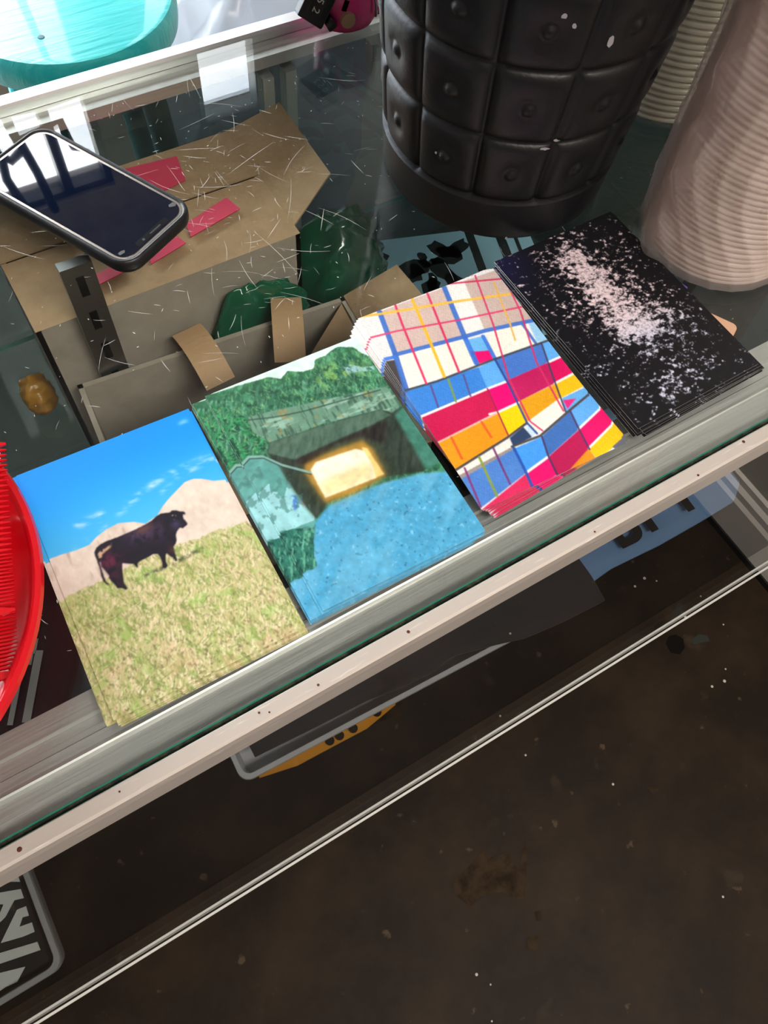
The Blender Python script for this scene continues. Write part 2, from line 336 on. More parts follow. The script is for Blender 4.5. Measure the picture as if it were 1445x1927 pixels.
# scratches on the glass: shallow hairline grooves, far too many to count
rs = random.Random(11)
SCR = mat('glass_scratch', srgb(236, 238, 234), 0.6, alpha=0.75)
bm = bmesh.new()
def scratch(p0, p1, wdt, bend):
    p0 = Vector(p0); p1 = Vector(p1); d = p1 - p0; nrm = Vector((-d.y, d.x)).normalized(); prev = None; N = 6
    for i in range(N + 1):
        t = i / N; c = p0 + d * t + nrm * bend * math.sin(PI * t); ww = wdt * (0.25 + math.sin(PI * t))
        q = (bm.verts.new((c.x + nrm.x * ww, c.y + nrm.y * ww, 0.00012)), bm.verts.new((c.x - nrm.x * ww, c.y - nrm.y * ww, 0.00012)))
        if prev: bm.faces.new((prev[0], prev[1], q[1], q[0]))
        prev = q
for k in range(400):
    x = rs.uniform(-0.12, 0.36); y = rs.uniform(0.06, 0.455)
    if rs.random() < 0.45: x = rs.gauss(0.16, 0.05); y = rs.gauss(0.31, 0.06)
    L = min(0.065, rs.expovariate(1 / 0.008) + 0.002); a = rs.choice([rs.gauss(1.2, 0.35), rs.gauss(-0.5, 0.4), rs.uniform(0, PI)])
    if not (0.052 < y < 0.45): continue
    scratch((x, y), (x + L * math.cos(a), min(0.46, max(0.05, y + L * math.sin(a)))), rs.uniform(0.00004, 0.00013), rs.uniform(-0.06, 0.06) * L)
for k in range(500):
    x = rs.uniform(-0.15, 0.55); y = rs.uniform(0.055, 0.46); L = rs.uniform(0.0006, 0.0022); a = rs.uniform(0, PI)
    scratch((x, y), (x + L * math.cos(a), y + L * math.sin(a)), rs.uniform(0.00008, 0.00022), 0)
so = obj('scratches', bm, SCR); so.parent = top; so['kind'] = 'stuff'

# ------------------------------------------------------------------ postcards
BULL={'hill': [(-0.05, 0.376), (0.002, 0.371), (0.059, 0.373), (0.146, 0.381), (0.21, 0.381), (0.257, 0.363), (0.319, 0.35), (0.387, 0.346), (0.462, 0.365), (0.513, 0.39), (0.589, 0.377), (0.632, 0.353), (0.685, 0.331), (0.746, 0.311), (0.796, 0.295), (0.846, 0.296), (0.887, 0.31), (0.94, 0.337), (1.027, 0.358)], 'grass': [(-0.041, 0.536), (0.01, 0.529), (0.114, 0.527), (0.202, 0.529), (0.344, 0.52), (0.466, 0.518), (0.609, 0.516), (0.717, 0.526), (0.85, 0.53), (0.99, 0.544), (1.049, 0.544)], 'cl0': [(0.195, 0.287), (0.328, 0.283)], 'cl1': [(0.206, 0.301), (0.289, 0.311)], 'cl2': [(0.274, 0.338), (0.328, 0.335)], 'cl3': [(0.464, 0.294), (0.624, 0.253)], 'cl4': [(0.624, 0.253), (0.762, 0.238)], 'cl5': [(0.774, 0.259), (0.991, 0.245)], 'cl6': [(0.806, 0.232), (0.986, 0.221)], 'cl7': [(0.407, 0.31), (0.458, 0.304)], 'cl8': [(0.141, 0.372), (0.201, 0.362)], 'cl9': [(0.92, 0.05), (0.953, 0.048)], 'cl10': [(0.667, 0.296), (0.722, 0.286)], 'bull': [(0.223, 0.411), (0.237, 0.402), (0.262, 0.396), (0.294, 0.394), (0.351, 0.396), (0.409, 0.396), (0.463, 0.396), (0.505, 0.394), (0.549, 0.389), (0.578, 0.38), (0.607, 0.377), (0.632, 0.382), (0.652, 0.387), (0.668, 0.383), (0.688, 0.389), (0.705, 0.4), (0.722, 0.406), (0.725, 0.414), (0.719, 0.42), (0.712, 0.414), (0.706, 0.423), (0.704, 0.433), (0.709, 0.444), (0.711, 0.456), (0.705, 0.462), (0.693, 0.463), (0.679, 0.467), (0.667, 0.46), (0.658, 0.462), (0.642, 0.47), (0.631, 0.48), (0.623, 0.5), (0.612, 0.511), (0.593, 0.519), (0.588, 0.535), (0.586, 0.552), (0.581, 0.575), (0.572, 0.575), (0.567, 0.558), (0.557, 0.547), (0.547, 0.531), (0.536, 0.542), (0.527, 0.56), (0.527, 0.578), (0.513, 0.583), (0.498, 0.578), (0.507, 0.56), (0.51, 0.54), (0.506, 0.521), (0.483, 0.514), (0.455, 0.517), (0.423, 0.518), (0.405, 0.519), (0.395, 0.521), (0.385, 0.539), (0.379, 0.533), (0.374, 0.519), (0.349, 0.509), (0.324, 0.498), (0.313, 0.517), (0.302, 0.544), (0.292, 0.572), (0.299, 0.595), (0.288, 0.598), (0.274, 0.586), (0.252, 0.579), (0.25, 0.568), (0.238, 0.543), (0.234, 0.529), (0.24, 0.523), (0.232, 0.499), (0.223, 0.479), (0.228, 0.462), (0.214, 0.451), (0.214, 0.436), (0.216, 0.419)], 'tail': [(0.216, 0.441), (0.222, 0.461), (0.218, 0.484), (0.215, 0.514), (0.214, 0.538), (0.226, 0.556), (0.212, 0.549), (0.203, 0.534), (0.204, 0.51), (0.211, 0.488), (0.213, 0.457)], 'rump': [(0.229, 0.424), (0.25, 0.417), (0.276, 0.419), (0.317, 0.408), (0.312, 0.421), (0.275, 0.429), (0.251, 0.435), (0.231, 0.457), (0.227, 0.444)], 'face': [(0.644, 0.403), (0.667, 0.401), (0.676, 0.412), (0.663, 0.414), (0.657, 0.424), (0.645, 0.424), (0.642, 0.414)], 'shade': [(0.404, 0.58), (0.445, 0.579), (0.495, 0.577), (0.553, 0.576), (0.603, 0.576), (0.649, 0.574), (0.721, 0.57)], 'spots': [(0.268, 0.473), (0.505, 0.426), (0.443, 0.423), (0.552, 0.438), (0.656, 0.441), (0.266, 0.546), (0.579, 0.542), (0.489, 0.406)]}
TUNNEL={'sky': [(-0.084, -0.007), (0.381, 0.024), (0.449, 0.055), (0.512, 0.032), (0.582, 0.062), (0.655, 0.067), (0.698, 0.031), (0.759, 0.032), (0.854, 0.012), (0.942, 0.041), (0.972, 0.083), (1.024, 0.138), (1.166, 0.042), (0.783, -0.082), (-0.004, -0.04)], 'head': [(0.151, 0.161), (0.328, 0.181), (0.504, 0.207), (0.724, 0.238), (0.977, 0.273), (1.04, 0.368), (0.921, 0.398), (0.874, 0.361), (0.539, 0.32), (0.196, 0.304), (0.182, 0.282), (0.143, 0.234)], 'mouth': [(0.196, 0.304), (0.534, 0.327), (0.874, 0.361), (0.923, 0.395), (1.028, 0.382), (0.982, 0.656), (0.885, 0.68), (0.666, 0.633), (0.313, 0.634), (0.21, 0.674), (0.194, 0.62), (0.154, 0.341)], 'ceil': [(0.196, 0.304), (0.534, 0.327), (0.874, 0.361), (0.909, 0.402), (0.772, 0.41), (0.56, 0.409), (0.274, 0.416), (0.154, 0.341)], 'dark': [(0.259, 0.416), (0.784, 0.414), (0.87, 0.413), (0.784, 0.508), (0.687, 0.44), (0.522, 0.419), (0.312, 0.463)], 'glow': [(0.307, 0.45), (0.443, 0.445), (0.676, 0.454), (0.698, 0.502), (0.685, 0.629), (0.466, 0.643), (0.301, 0.63), (0.286, 0.487)], 'open': [(0.321, 0.482), (0.372, 0.46), (0.612, 0.476), (0.649, 0.497), (0.647, 0.565), (0.626, 0.623), (0.315, 0.612), (0.316, 0.553)], 'openlow': [(0.323, 0.544), (0.485, 0.544), (0.63, 0.548), (0.64, 0.574), (0.625, 0.619), (0.316, 0.61)], 'jamb': [(0.651, 0.48), (0.674, 0.494), (0.678, 0.623), (0.619, 0.621), (0.641, 0.568), (0.628, 0.536)], 'lwall': [(-0.081, 0.351), (0.047, 0.33), (0.15, 0.368), (0.203, 0.414), (0.226, 0.5), (0.22, 0.586), (0.21, 0.674), (0.177, 0.7), (0.045, 0.707), (-0.084, 0.694), (-0.087, 0.502)], 'lwin': [(0.183, 0.402), (0.313, 0.491), (0.311, 0.617), (0.21, 0.674), (0.194, 0.62), (0.174, 0.493)], 'pl1': [(-0.081, 0.494), (-0.017, 0.462), (0.002, 0.484), (0.082, 0.462), (0.062, 0.499), (0.094, 0.505), (0.106, 0.547), (0.174, 0.493), (0.213, 0.518), (0.213, 0.595), (0.233, 0.645), (0.196, 0.675), (0.127, 0.672), (0.03, 0.67), (0.009, 0.642), (-0.06, 0.66), (-0.057, 0.598), (-0.085, 0.578)], 'pl2': [(-0.086, 0.599), (0.011, 0.6), (0.025, 0.658), (-0.063, 0.665)], 'blu': [(0.15, 0.546), (0.187, 0.553), (0.166, 0.6), (0.125, 0.608)], 'pnk': [(0.195, 0.561), (0.221, 0.565), (0.198, 0.606), (0.178, 0.604)], 'rwall': [(1.028, 0.382), (0.998, 0.673), (0.904, 0.675), (0.916, 0.552), (0.928, 0.409)], 'road': [(0.195, 0.685), (0.303, 0.647), (0.492, 0.646), (0.648, 0.655), (0.865, 0.684), (1.003, 0.72), (1.037, 1.007), (-0.022, 1.016), (-0.058, 0.866), (0.145, 0.742)], 'bush': [(-0.078, 0.685), (-0.004, 0.659), (0.047, 0.666), (0.117, 0.685), (0.182, 0.702), (0.132, 0.758), (0.082, 0.844), (-0.002, 0.845), (-0.066, 0.858), (-0.071, 0.77)], 'pipe': [(-0.063, 0.346), (-0.024, 0.351), (0.05, 0.326), (0.121, 0.347), (0.19, 0.412), (0.313, 0.491)], 'fol': [(-0.03, -0.001), (0.151, 0.161), (0.143, 0.234), (0.182, 0.282), (0.167, 0.323), (0.042, 0.337), (-0.064, 0.357), (-0.178, 0.138)], 'crack': [(0.142, 0.173), (0.294, 0.208), (0.36, 0.219), (0.482, 0.236), (0.709, 0.257), (0.94, 0.279)], 'glare': [(0.818, 0.108), (0.857, 0.108), (0.92, 0.148), (0.987, 0.164), (0.983, 0.188), (0.892, 0.164), (0.822, 0.153)]}
FAB_POLY=[((228, 226, 226), [(-0.085, 0.008), (1.035, -0.043), (1.097, 0.376), (0.039, 0.516)]), ((206, 182, 174), [(0.148, 0.007), (0.621, 0.006), (0.533, 0.267), (0.08, 0.227)]), ((232, 230, 226), [(0.623, 0.004), (0.768, 0.011), (0.681, 0.277), (0.533, 0.267)]), ((197, 176, 168), [(0.768, 0.011), (1.062, 0.016), (0.996, 0.314), (0.681, 0.277)]), ((236, 233, 222), [(0.072, 0.237), (0.533, 0.285), (0.498, 0.411), (0.03, 0.403)]), ((236, 233, 222), [(0.677, 0.3), (0.96, 0.327), (0.93, 0.427), (0.63, 0.42)]), ((150, 200, 235), [(0.964, 0.323), (1.083, 0.323), (1.035, 0.442), (0.93, 0.427)]), ((110, 180, 235), [(0.547, 0.292), (0.644, 0.304), (0.622, 0.381), (0.512, 0.353)]), ((232, 18, 112), [(0.509, 0.352), (0.627, 0.38), (0.607, 0.424), (0.493, 0.417)]), ((150, 30, 70), [(0.509, 0.352), (0.53, 0.358), (0.508, 0.418), (0.493, 0.417)]), ((72, 66, 66), [(-0.025, 0.242), (0.061, 0.255), (0.012, 0.403), (-0.024, 0.396)]), ((60, 130, 215), [(-0.016, 0.404), (0.494, 0.433), (0.462, 0.537), (-0.016, 0.536)]), ((95, 168, 238), [(0.494, 0.433), (0.614, 0.429), (0.591, 0.543), (0.46, 0.539)]), ((72, 118, 200), [(0.618, 0.425), (0.952, 0.437), (0.907, 0.535), (0.593, 0.542)]), ((95, 168, 238), [(0.952, 0.437), (1.037, 0.44), (1.036, 0.531), (0.907, 0.535)]), ((200, 25, 80), [(-0.023, 0.544), (0.458, 0.542), (0.427, 0.655), (-0.03, 0.673)]), ((232, 5, 112), [(0.458, 0.542), (0.592, 0.543), (0.579, 0.648), (0.427, 0.655)]), ((186, 28, 92), [(0.594, 0.541), (0.903, 0.536), (0.86, 0.635), (0.579, 0.648)]), ((212, 14, 92), [(0.903, 0.536), (1.03, 0.533), (1.025, 0.626), (0.86, 0.635)]), ((240, 150, 28), [(-0.031, 0.675), (0.424, 0.659), (0.395, 0.766), (-0.015, 0.809)]), ((252, 202, 10), [(0.425, 0.657), (0.574, 0.653), (0.548, 0.747), (0.398, 0.763)]), ((220, 155, 25), [(0.579, 0.648), (0.852, 0.639), (0.837, 0.704), (0.55, 0.745)]), ((246, 188, 25), [(0.855, 0.636), (1.023, 0.627), (1.018, 0.698), (0.834, 0.707)]), ((238, 234, 222), [(0.55, 0.745), (0.837, 0.704), (0.796, 0.777), (0.573, 0.802)]), ((100, 170, 232), [(0.837, 0.71), (1.017, 0.707), (1.017, 0.747), (0.796, 0.777)]), ((225, 40, 125), [(0.832, 0.72), (0.91, 0.736), (0.822, 0.763)]), ((45, 65, 100), [(0.395, 0.778), (0.508, 0.758), (0.519, 0.812), (0.383, 0.816)]), ((190, 215, 240), [(0.52, 0.745), (0.548, 0.747), (0.558, 0.807), (0.517, 0.813)]), ((232, 228, 220), [(-0.018, 0.813), (0.377, 0.789), (0.383, 0.827), (-0.012, 0.848)]), ((150, 140, 140), [(-0.016, 0.836), (0.375, 0.816), (0.381, 0.829), (-0.017, 0.862)]), ((75, 126, 202), [(-0.015, 0.854), (0.382, 0.828), (0.356, 0.938), (-0.008, 0.992)]), ((68, 150, 242), [(0.383, 0.827), (0.572, 0.828), (0.528, 0.916), (0.357, 0.936)]), ((62, 108, 180), [(0.572, 0.828), (0.828, 0.776), (0.799, 0.864), (0.532, 0.915)]), ((95, 168, 238), [(0.828, 0.776), (1.035, 0.744), (1.029, 0.814), (0.803, 0.86)]), ((212, 42, 92), [(-0.016, 1.001), (0.353, 0.941), (0.335, 1.005), (0.023, 1.023)]), ((228, 12, 108), [(0.353, 0.941), (0.529, 0.918), (0.511, 0.998), (0.332, 1.005)]), ((180, 24, 82), [(0.531, 0.917), (0.8, 0.866), (0.779, 0.959), (0.601, 1.002), (0.505, 1.0)]), ((226, 14, 102), [(0.803, 0.863), (1.029, 0.814), (1.031, 0.899), (0.784, 0.949)]), ((250, 190, 20), [(0.776, 0.954), (1.025, 0.897), (1.03, 0.977), (0.783, 1.01)]), ((226, 142, 30), [(0.594, 1.001), (0.775, 0.955), (0.775, 1.002), (0.63, 1.011)]), ((92, 96, 106), [(1.027, 0.968), (1.036, 1.017), (0.924, 1.006), (0.91, 0.989)])]
FAB_LINE=[((62, 108, 195), 0.034, [(0.148, 0.007), (0.08, 0.227), (0.012, 0.407)]), ((62, 108, 195), 0.034, [(0.623, 0.004), (0.533, 0.285)]), ((62, 118, 215), 0.034, [(0.533, 0.285), (0.498, 0.411)]), ((62, 108, 195), 0.03, [(0.076, 0.232), (0.529, 0.272), (0.677, 0.282), (0.998, 0.321)]), ((62, 118, 215), 0.026, [(-0.023, 0.231), (0.063, 0.241)]), ((62, 118, 215), 0.026, [(0.644, 0.304), (0.622, 0.42)]), ((62, 108, 195), 0.02, [(0.924, 0.322), (0.917, 0.441)]), ((245, 240, 240), 0.016, [(-0.02, 0.541), (0.46, 0.54), (0.591, 0.543)]), ((245, 240, 240), 0.016, [(0.907, 0.535), (1.035, 0.533)]), ((245, 240, 240), 0.016, [(0.376, 0.649), (0.424, 0.655), (0.576, 0.652)]), ((225, 180, 170), 0.012, [(-0.026, 0.675), (0.423, 0.656)]), ((245, 240, 240), 0.016, [(0.858, 0.636), (1.023, 0.627)]), ((245, 240, 240), 0.016, [(0.356, 0.938), (0.528, 0.916)]), ((245, 240, 240), 0.014, [(0.801, 0.862), (1.029, 0.814)]), ((245, 240, 240), 0.014, [(0.78, 0.953), (1.028, 0.898)]), ((66, 70, 76), 0.016, [(-0.009, 0.404), (0.212, 0.421), (0.609, 0.426), (1.013, 0.44)]), ((66, 64, 66), 0.016, [(-0.016, 0.811), (0.385, 0.772), (0.544, 0.748)]), ((66, 64, 66), 0.016, [(0.376, 0.815), (0.567, 0.822), (0.791, 0.779), (1.017, 0.739)]), ((150, 35, 70), 0.01, [(0.46, 0.539), (0.427, 0.655), (0.397, 0.765)]), ((45, 70, 140), 0.014, [(0.618, 0.425), (0.593, 0.563), (0.545, 0.747), (0.558, 0.807)]), ((60, 60, 90), 0.012, [(0.952, 0.437), (0.86, 0.635), (0.8, 0.77)]), ((35, 80, 170), 0.018, [(0.38, 0.824), (0.356, 0.938), (0.337, 1.003)]), ((70, 50, 90), 0.012, [(0.572, 0.828), (0.531, 0.917), (0.511, 0.998)]), ((70, 50, 90), 0.012, [(0.828, 0.776), (0.802, 0.864), (0.779, 0.959)]), ((215, 45, 95), 0.015, [(0.265, 0.001), (0.227, 0.117), (0.144, 0.411)]), ((215, 45, 95), 0.015, [(0.498, 0.005), (0.367, 0.419)]), ((240, 182, 40), 0.02, [(0.387, 0.002), (0.317, 0.248), (0.268, 0.413)]), ((215, 60, 105), 0.014, [(-0.014, 0.11), (0.172, 0.127), (0.573, 0.186), (1.002, 0.239)]), ((238, 186, 70), 0.02, [(0.019, -0.006), (0.14, 0.017), (0.611, 0.09), (0.997, 0.158)]), ((200, 40, 85), 0.014, [(0.623, -0.014), (1.007, 0.068)]), ((205, 50, 100), 0.012, [(0.86, -0.002), (0.752, 0.269), (0.618, 0.536), (0.567, 0.748), (0.598, 0.805)]), ((225, 175, 80), 0.012, [(0.938, 0.073), (0.851, 0.299), (0.813, 0.378)]), ((205, 50, 100), 0.012, [(1.02, 0.08), (0.969, 0.257), (0.842, 0.512), (0.79, 0.764)]), ((90, 70, 130), 0.012, [(0.161, 0.428), (0.124, 0.531)]), ((120, 150, 80), 0.014, [(0.28, 0.431), (0.239, 0.539)]), ((90, 80, 140), 0.012, [(0.381, 0.439), (0.339, 0.541)]), ((225, 90, 40), 0.015, [(0.087, 0.677), (0.07, 0.776)]), ((225, 90, 40), 0.015, [(0.303, 0.666), (0.299, 0.743)]), ((130, 50, 110), 0.013, [(0.052, 0.817), (0.005, 0.986)]), ((130, 150, 60), 0.016, [(0.165, 0.8), (0.124, 0.973)]), ((110, 50, 110), 0.013, [(0.271, 0.79), (0.232, 0.953)])]
WATER={'core': [(0.504, 0.086), (0.477, 0.181), (0.497, 0.279), (0.493, 0.367), (0.469, 0.471), (0.456, 0.579), (0.547, 0.599)], 'tailc': [(0.827, 0.201), (0.753, 0.473), (0.741, 0.62), (0.692, 0.726), (0.67, 0.876), (0.453, 0.916), (0.367, 0.919)]}

PW, PH = 0.1016, 0.1524
GW, GH = 280, 420
SS = 2
def lin(img):
    img = np.clip(img, 0, 255) / 255.0
    return np.where(img <= 0.04045, img / 12.92, ((img + 0.055) / 1.055) ** 2.4)
class Paint:
    def __init__(s, col, seed=0):
        s.w, s.h = GW * SS, GH * SS; s.a = np.zeros((s.h, s.w, 3)) + np.array(col, float)
        s.u = ((np.arange(s.w) + 0.5) / s.w)[None, :].repeat(s.h, 0); s.v = ((np.arange(s.h) + 0.5) / s.h)[:, None].repeat(s.w, 1)
        s.rng = np.random.default_rng(seed)
    def blend(s, m, col): s.a += m[..., None] * (np.asarray(col, float) - s.a)
    def noise(s, fx, fy, octv=4, ang=0.0, gain=0.55):
        ca, sa = math.cos(ang), math.sin(ang); U = s.u * ca + s.v * 1.5 * sa; V = -s.u * sa + s.v * 1.5 * ca; o = np.zeros_like(U); amp = 1.0; tot = 0
        for k in range(octv):
            n = 64; tab = s.rng.random((n, n)); x = U * fx * 2 ** k + 31.7; y = V * fy * 2 ** k + 47.3
            xi = np.floor(x).astype(int); yi = np.floor(y).astype(int); fxx = x - xi; fyy = y - yi
            fxx = fxx * fxx * (3 - 2 * fxx); fyy = fyy * fyy * (3 - 2 * fyy)
            g = lambda i, j: tab[j % n, i % n]
            o += amp * ((g(xi, yi) * (1 - fxx) + g(xi + 1, yi) * fxx) * (1 - fyy) + (g(xi, yi + 1) * (1 - fxx) + g(xi + 1, yi + 1) * fxx) * fyy)
            tot += amp; amp *= gain
        return o / tot
    def poly(s, pts):
        inside = np.zeros((s.h, s.w), bool); n = len(pts)
        for i in range(n):
            (x0, y0), (x1, y1) = pts[i], pts[(i + 1) % n]
            if y0 == y1: continue
            c = ((y0 > s.v) != (y1 > s.v)) & (s.u < (x1 - x0) * (s.v - y0) / (y1 - y0) + x0); inside ^= c
        return inside.astype(float)
    def blur(s, m, r):
        r = int(max(1, r * s.w))
        for ax in (0, 1):
            for _ in range(2):
                p = np.pad(m, [(r + 1, r) if k == ax else (0, 0) for k in (0, 1)], mode='edge'); c = np.cumsum(p, ax)
                m = (np.take(c, range(2 * r + 1, c.shape[ax]), ax) - np.take(c, range(0, c.shape[ax] - 2 * r - 1), ax)) / (2 * r + 1)
        return m
    def line(s, pts, wd, soft=0.003):
        d = np.full((s.h, s.w), 9.0)
        for (x0, y0), (x1, y1) in zip(pts[:-1], pts[1:]):
            y0, y1 = y0 * 1.5, y1 * 1.5; dx, dy = x1 - x0, y1 - y0; L2 = dx * dx + dy * dy + 1e-12
            t = np.clip(((s.u - x0) * dx + (s.v * 1.5 - y0) * dy) / L2, 0, 1); d = np.minimum(d, np.hypot(s.u - x0 - t * dx, s.v * 1.5 - y0 - t * dy))
        return np.clip((wd / 2 - d) / soft + 0.5, 0, 1)
    def strokes(s, mask, n, box_, ln, ang, wd, cols, k=0.8):
        # many short blades, each blended inside its own small window
        x0, x1, y0, y1 = box_
        for q in range(n):
            x, y = s.rng.uniform(x0, x1), s.rng.uniform(y0, y1); L = s.rng.uniform(*ln); a = s.rng.normal(*ang); ex, ey = x + L * math.cos(a), y + L * math.sin(a) / 1.5
            i0, i1 = max(0, int(min(x, ex) * s.w) - 4), min(s.w, int(max(x, ex) * s.w) + 5); j0, j1 = max(0, int(min(y, ey) * s.h) - 4), min(s.h, int(max(y, ey) * s.h) + 5)
            if i1 <= i0 or j1 <= j0: continue
            U_, V_ = s.u[j0:j1, i0:i1], s.v[j0:j1, i0:i1] * 1.5; dx, dy = ex - x, (ey - y) * 1.5
            t = np.clip(((U_ - x) * dx + (V_ - y * 1.5) * dy) / (dx * dx + dy * dy + 1e-12), 0, 1); d = np.hypot(U_ - x - t * dx, V_ - y * 1.5 - t * dy)
            m = np.clip((wd * (1.1 - 0.7 * t) / 2 - d) / 0.0025 + 0.5, 0, 1) * mask[j0:j1, i0:i1] * k
            s.a[j0:j1, i0:i1] += m[..., None] * (np.array(cols[q % len(cols)], float) - s.a[j0:j1, i0:i1])
    def blob(s, x, y, rx, ry): return np.exp(-((s.u - x) / rx) ** 2 - ((s.v - y) / ry) ** 2)
    def out(s):
        return lin(s.a.reshape(GH, SS, GW, SS, 3).mean((1, 3)))
def sm(x, a, b):
    t = np.clip((x - a) / (b - a), 0, 1); return t * t * (3 - 2 * t)

def paint_bull():
    p = Paint((30, 140, 232), 3)
    p.a = (1 - sm(p.v, 0.0, 0.5))[..., None] * np.array((8, 142, 242.)) + sm(p.v, 0.0, 0.5)[..., None] * np.array((84, 190, 242.))
    for k in range(11):
        c = BULL['cl%d' % k]; m = p.blur(p.line(c, 0.03 if k in (0, 3, 4, 5) else 0.02, 0.02), 0.012) * sm(p.noise(14, 40, 3, 0.25), 0.3, 0.7)
        p.blend(np.clip(m * (1.0 if k < 3 else 0.8), 0, 1), (214, 230, 244))
    hill = p.poly(BULL['hill'] + [(1.2, 1.2), (-0.2, 1.2)]); n1 = p.noise(9, 7); n2 = p.noise(40, 30)
    p.blend(hill, (222, 206, 192)); p.a += (hill * ((n1 - 0.5) * 34 + (n2 - 0.5) * 26))[..., None]
    p.blend(hill * sm(p.noise(26, 6, 3), 0.6, 0.8) * (p.u < 0.45) * 0.6, (172, 146, 134))
    gp = BULL['grass']; edge = p.noise(60, 60, 2) * 0.018
    gl = np.interp(p.u[0], [q[0] for q in gp], [q[1] for q in gp])[None, :]
    g = sm(p.v + edge - 0.009 - gl, -0.003, 0.004); far = np.clip((p.v - gl) / 0.5, 0, 1)
    p.blend(g, (192, 186, 134))
    s1 = p.noise(70, 26, 4, 0.5); s2 = p.noise(60, 20, 4, -0.45); s3 = p.noise(7, 9, 3); s4 = p.noise(90, 90, 2); s5 = p.noise(120, 26, 3, 0.2)
    p.blend(g * sm(s3, 0.45, 0.66) * 0.5, (158, 174, 96))
    p.blend(g * sm(s1, 0.52, 0.70) * 0.9, (226, 212, 172)); p.blend(g * sm(s2, 0.56, 0.72) * 0.7, (116, 138, 66))
    p.blend(g * sm(s5, 0.58, 0.74) * 0.7 * (0.4 + far), (236, 222, 190)); p.blend(g * sm(s4, 0.62, 0.8) * (0.3 + 0.6 * far), (112, 102, 72))
    p.blend(g * sm(p.noise(12, 14, 4), 0.58, 0.72) * far * 0.4, (204, 160, 130)); p.blend(g * sm(p.noise(11, 14, 5), 0.58, 0.74) * 0.45, (146, 196, 92))
    p.strokes(g, 2600, (0, 1, 0.42, 1.0), (0.012, 0.05), (-1.45, 0.45), 0.005, [(226, 212, 170), (150, 172, 96), (236, 226, 196), (118, 138, 72), (206, 176, 136), (170, 196, 110), (130, 116, 80)], 0.6)
    for q in range(60):
        x, y = p.rng.random(), 0.62 + 0.4 * p.rng.random(); L = 0.03 + 0.09 * p.rng.random(); a = p.rng.normal(-0.7, 0.5)
        p.blend(g * p.line([(x, y), (x + L * math.cos(a), y + L * math.sin(a) / 1.5)], 0.004, 0.004) * 0.7, (232, 214, 170) if q % 3 else (104, 130, 60))
    sh = p.blur(p.line(BULL['shade'], 0.02, 0.01), 0.006) * sm(p.noise(40, 30, 3), 0.35, 0.6); p.blend(sh * 0.85, (62, 72, 48))
    b = p.poly(BULL['bull']); b = np.maximum(b, p.poly(BULL['tail'])); b = p.blur(b, 0.002)
    p.blend(b, (26, 20, 32)); S = BULL['spots']
    bn = p.noise(40, 30, 4)
    for (i, rx, ry, c, k) in ((0, .06, .035, (118, 34, 66), .8), (1, .07, .03, (84, 58, 74), .75), (2, .06, .03, (66, 48, 84), .8), (3, .05, .04, (56, 40, 70), .7), (4, .03, .02, (64, 58, 92), .8), (5, .03, .05, (74, 36, 48), .7), (6, .02, .03, (92, 52, 44), .8), (7, .05, .015, (104, 66, 52), .7)):
        p.blend(b * p.blob(S[i][0], S[i][1], rx, ry) * k * sm(bn, 0.25, 0.6), c)
    p.blend(p.blur(p.poly(BULL['rump']), 0.004) * sm(bn, 0.3, 0.55), (206, 168, 134)); p.blend(p.blur(p.poly(BULL['face']), 0.003) * sm(p.noise(70, 60, 2), 0.4, 0.55), (206, 212, 206))
    return p.out()
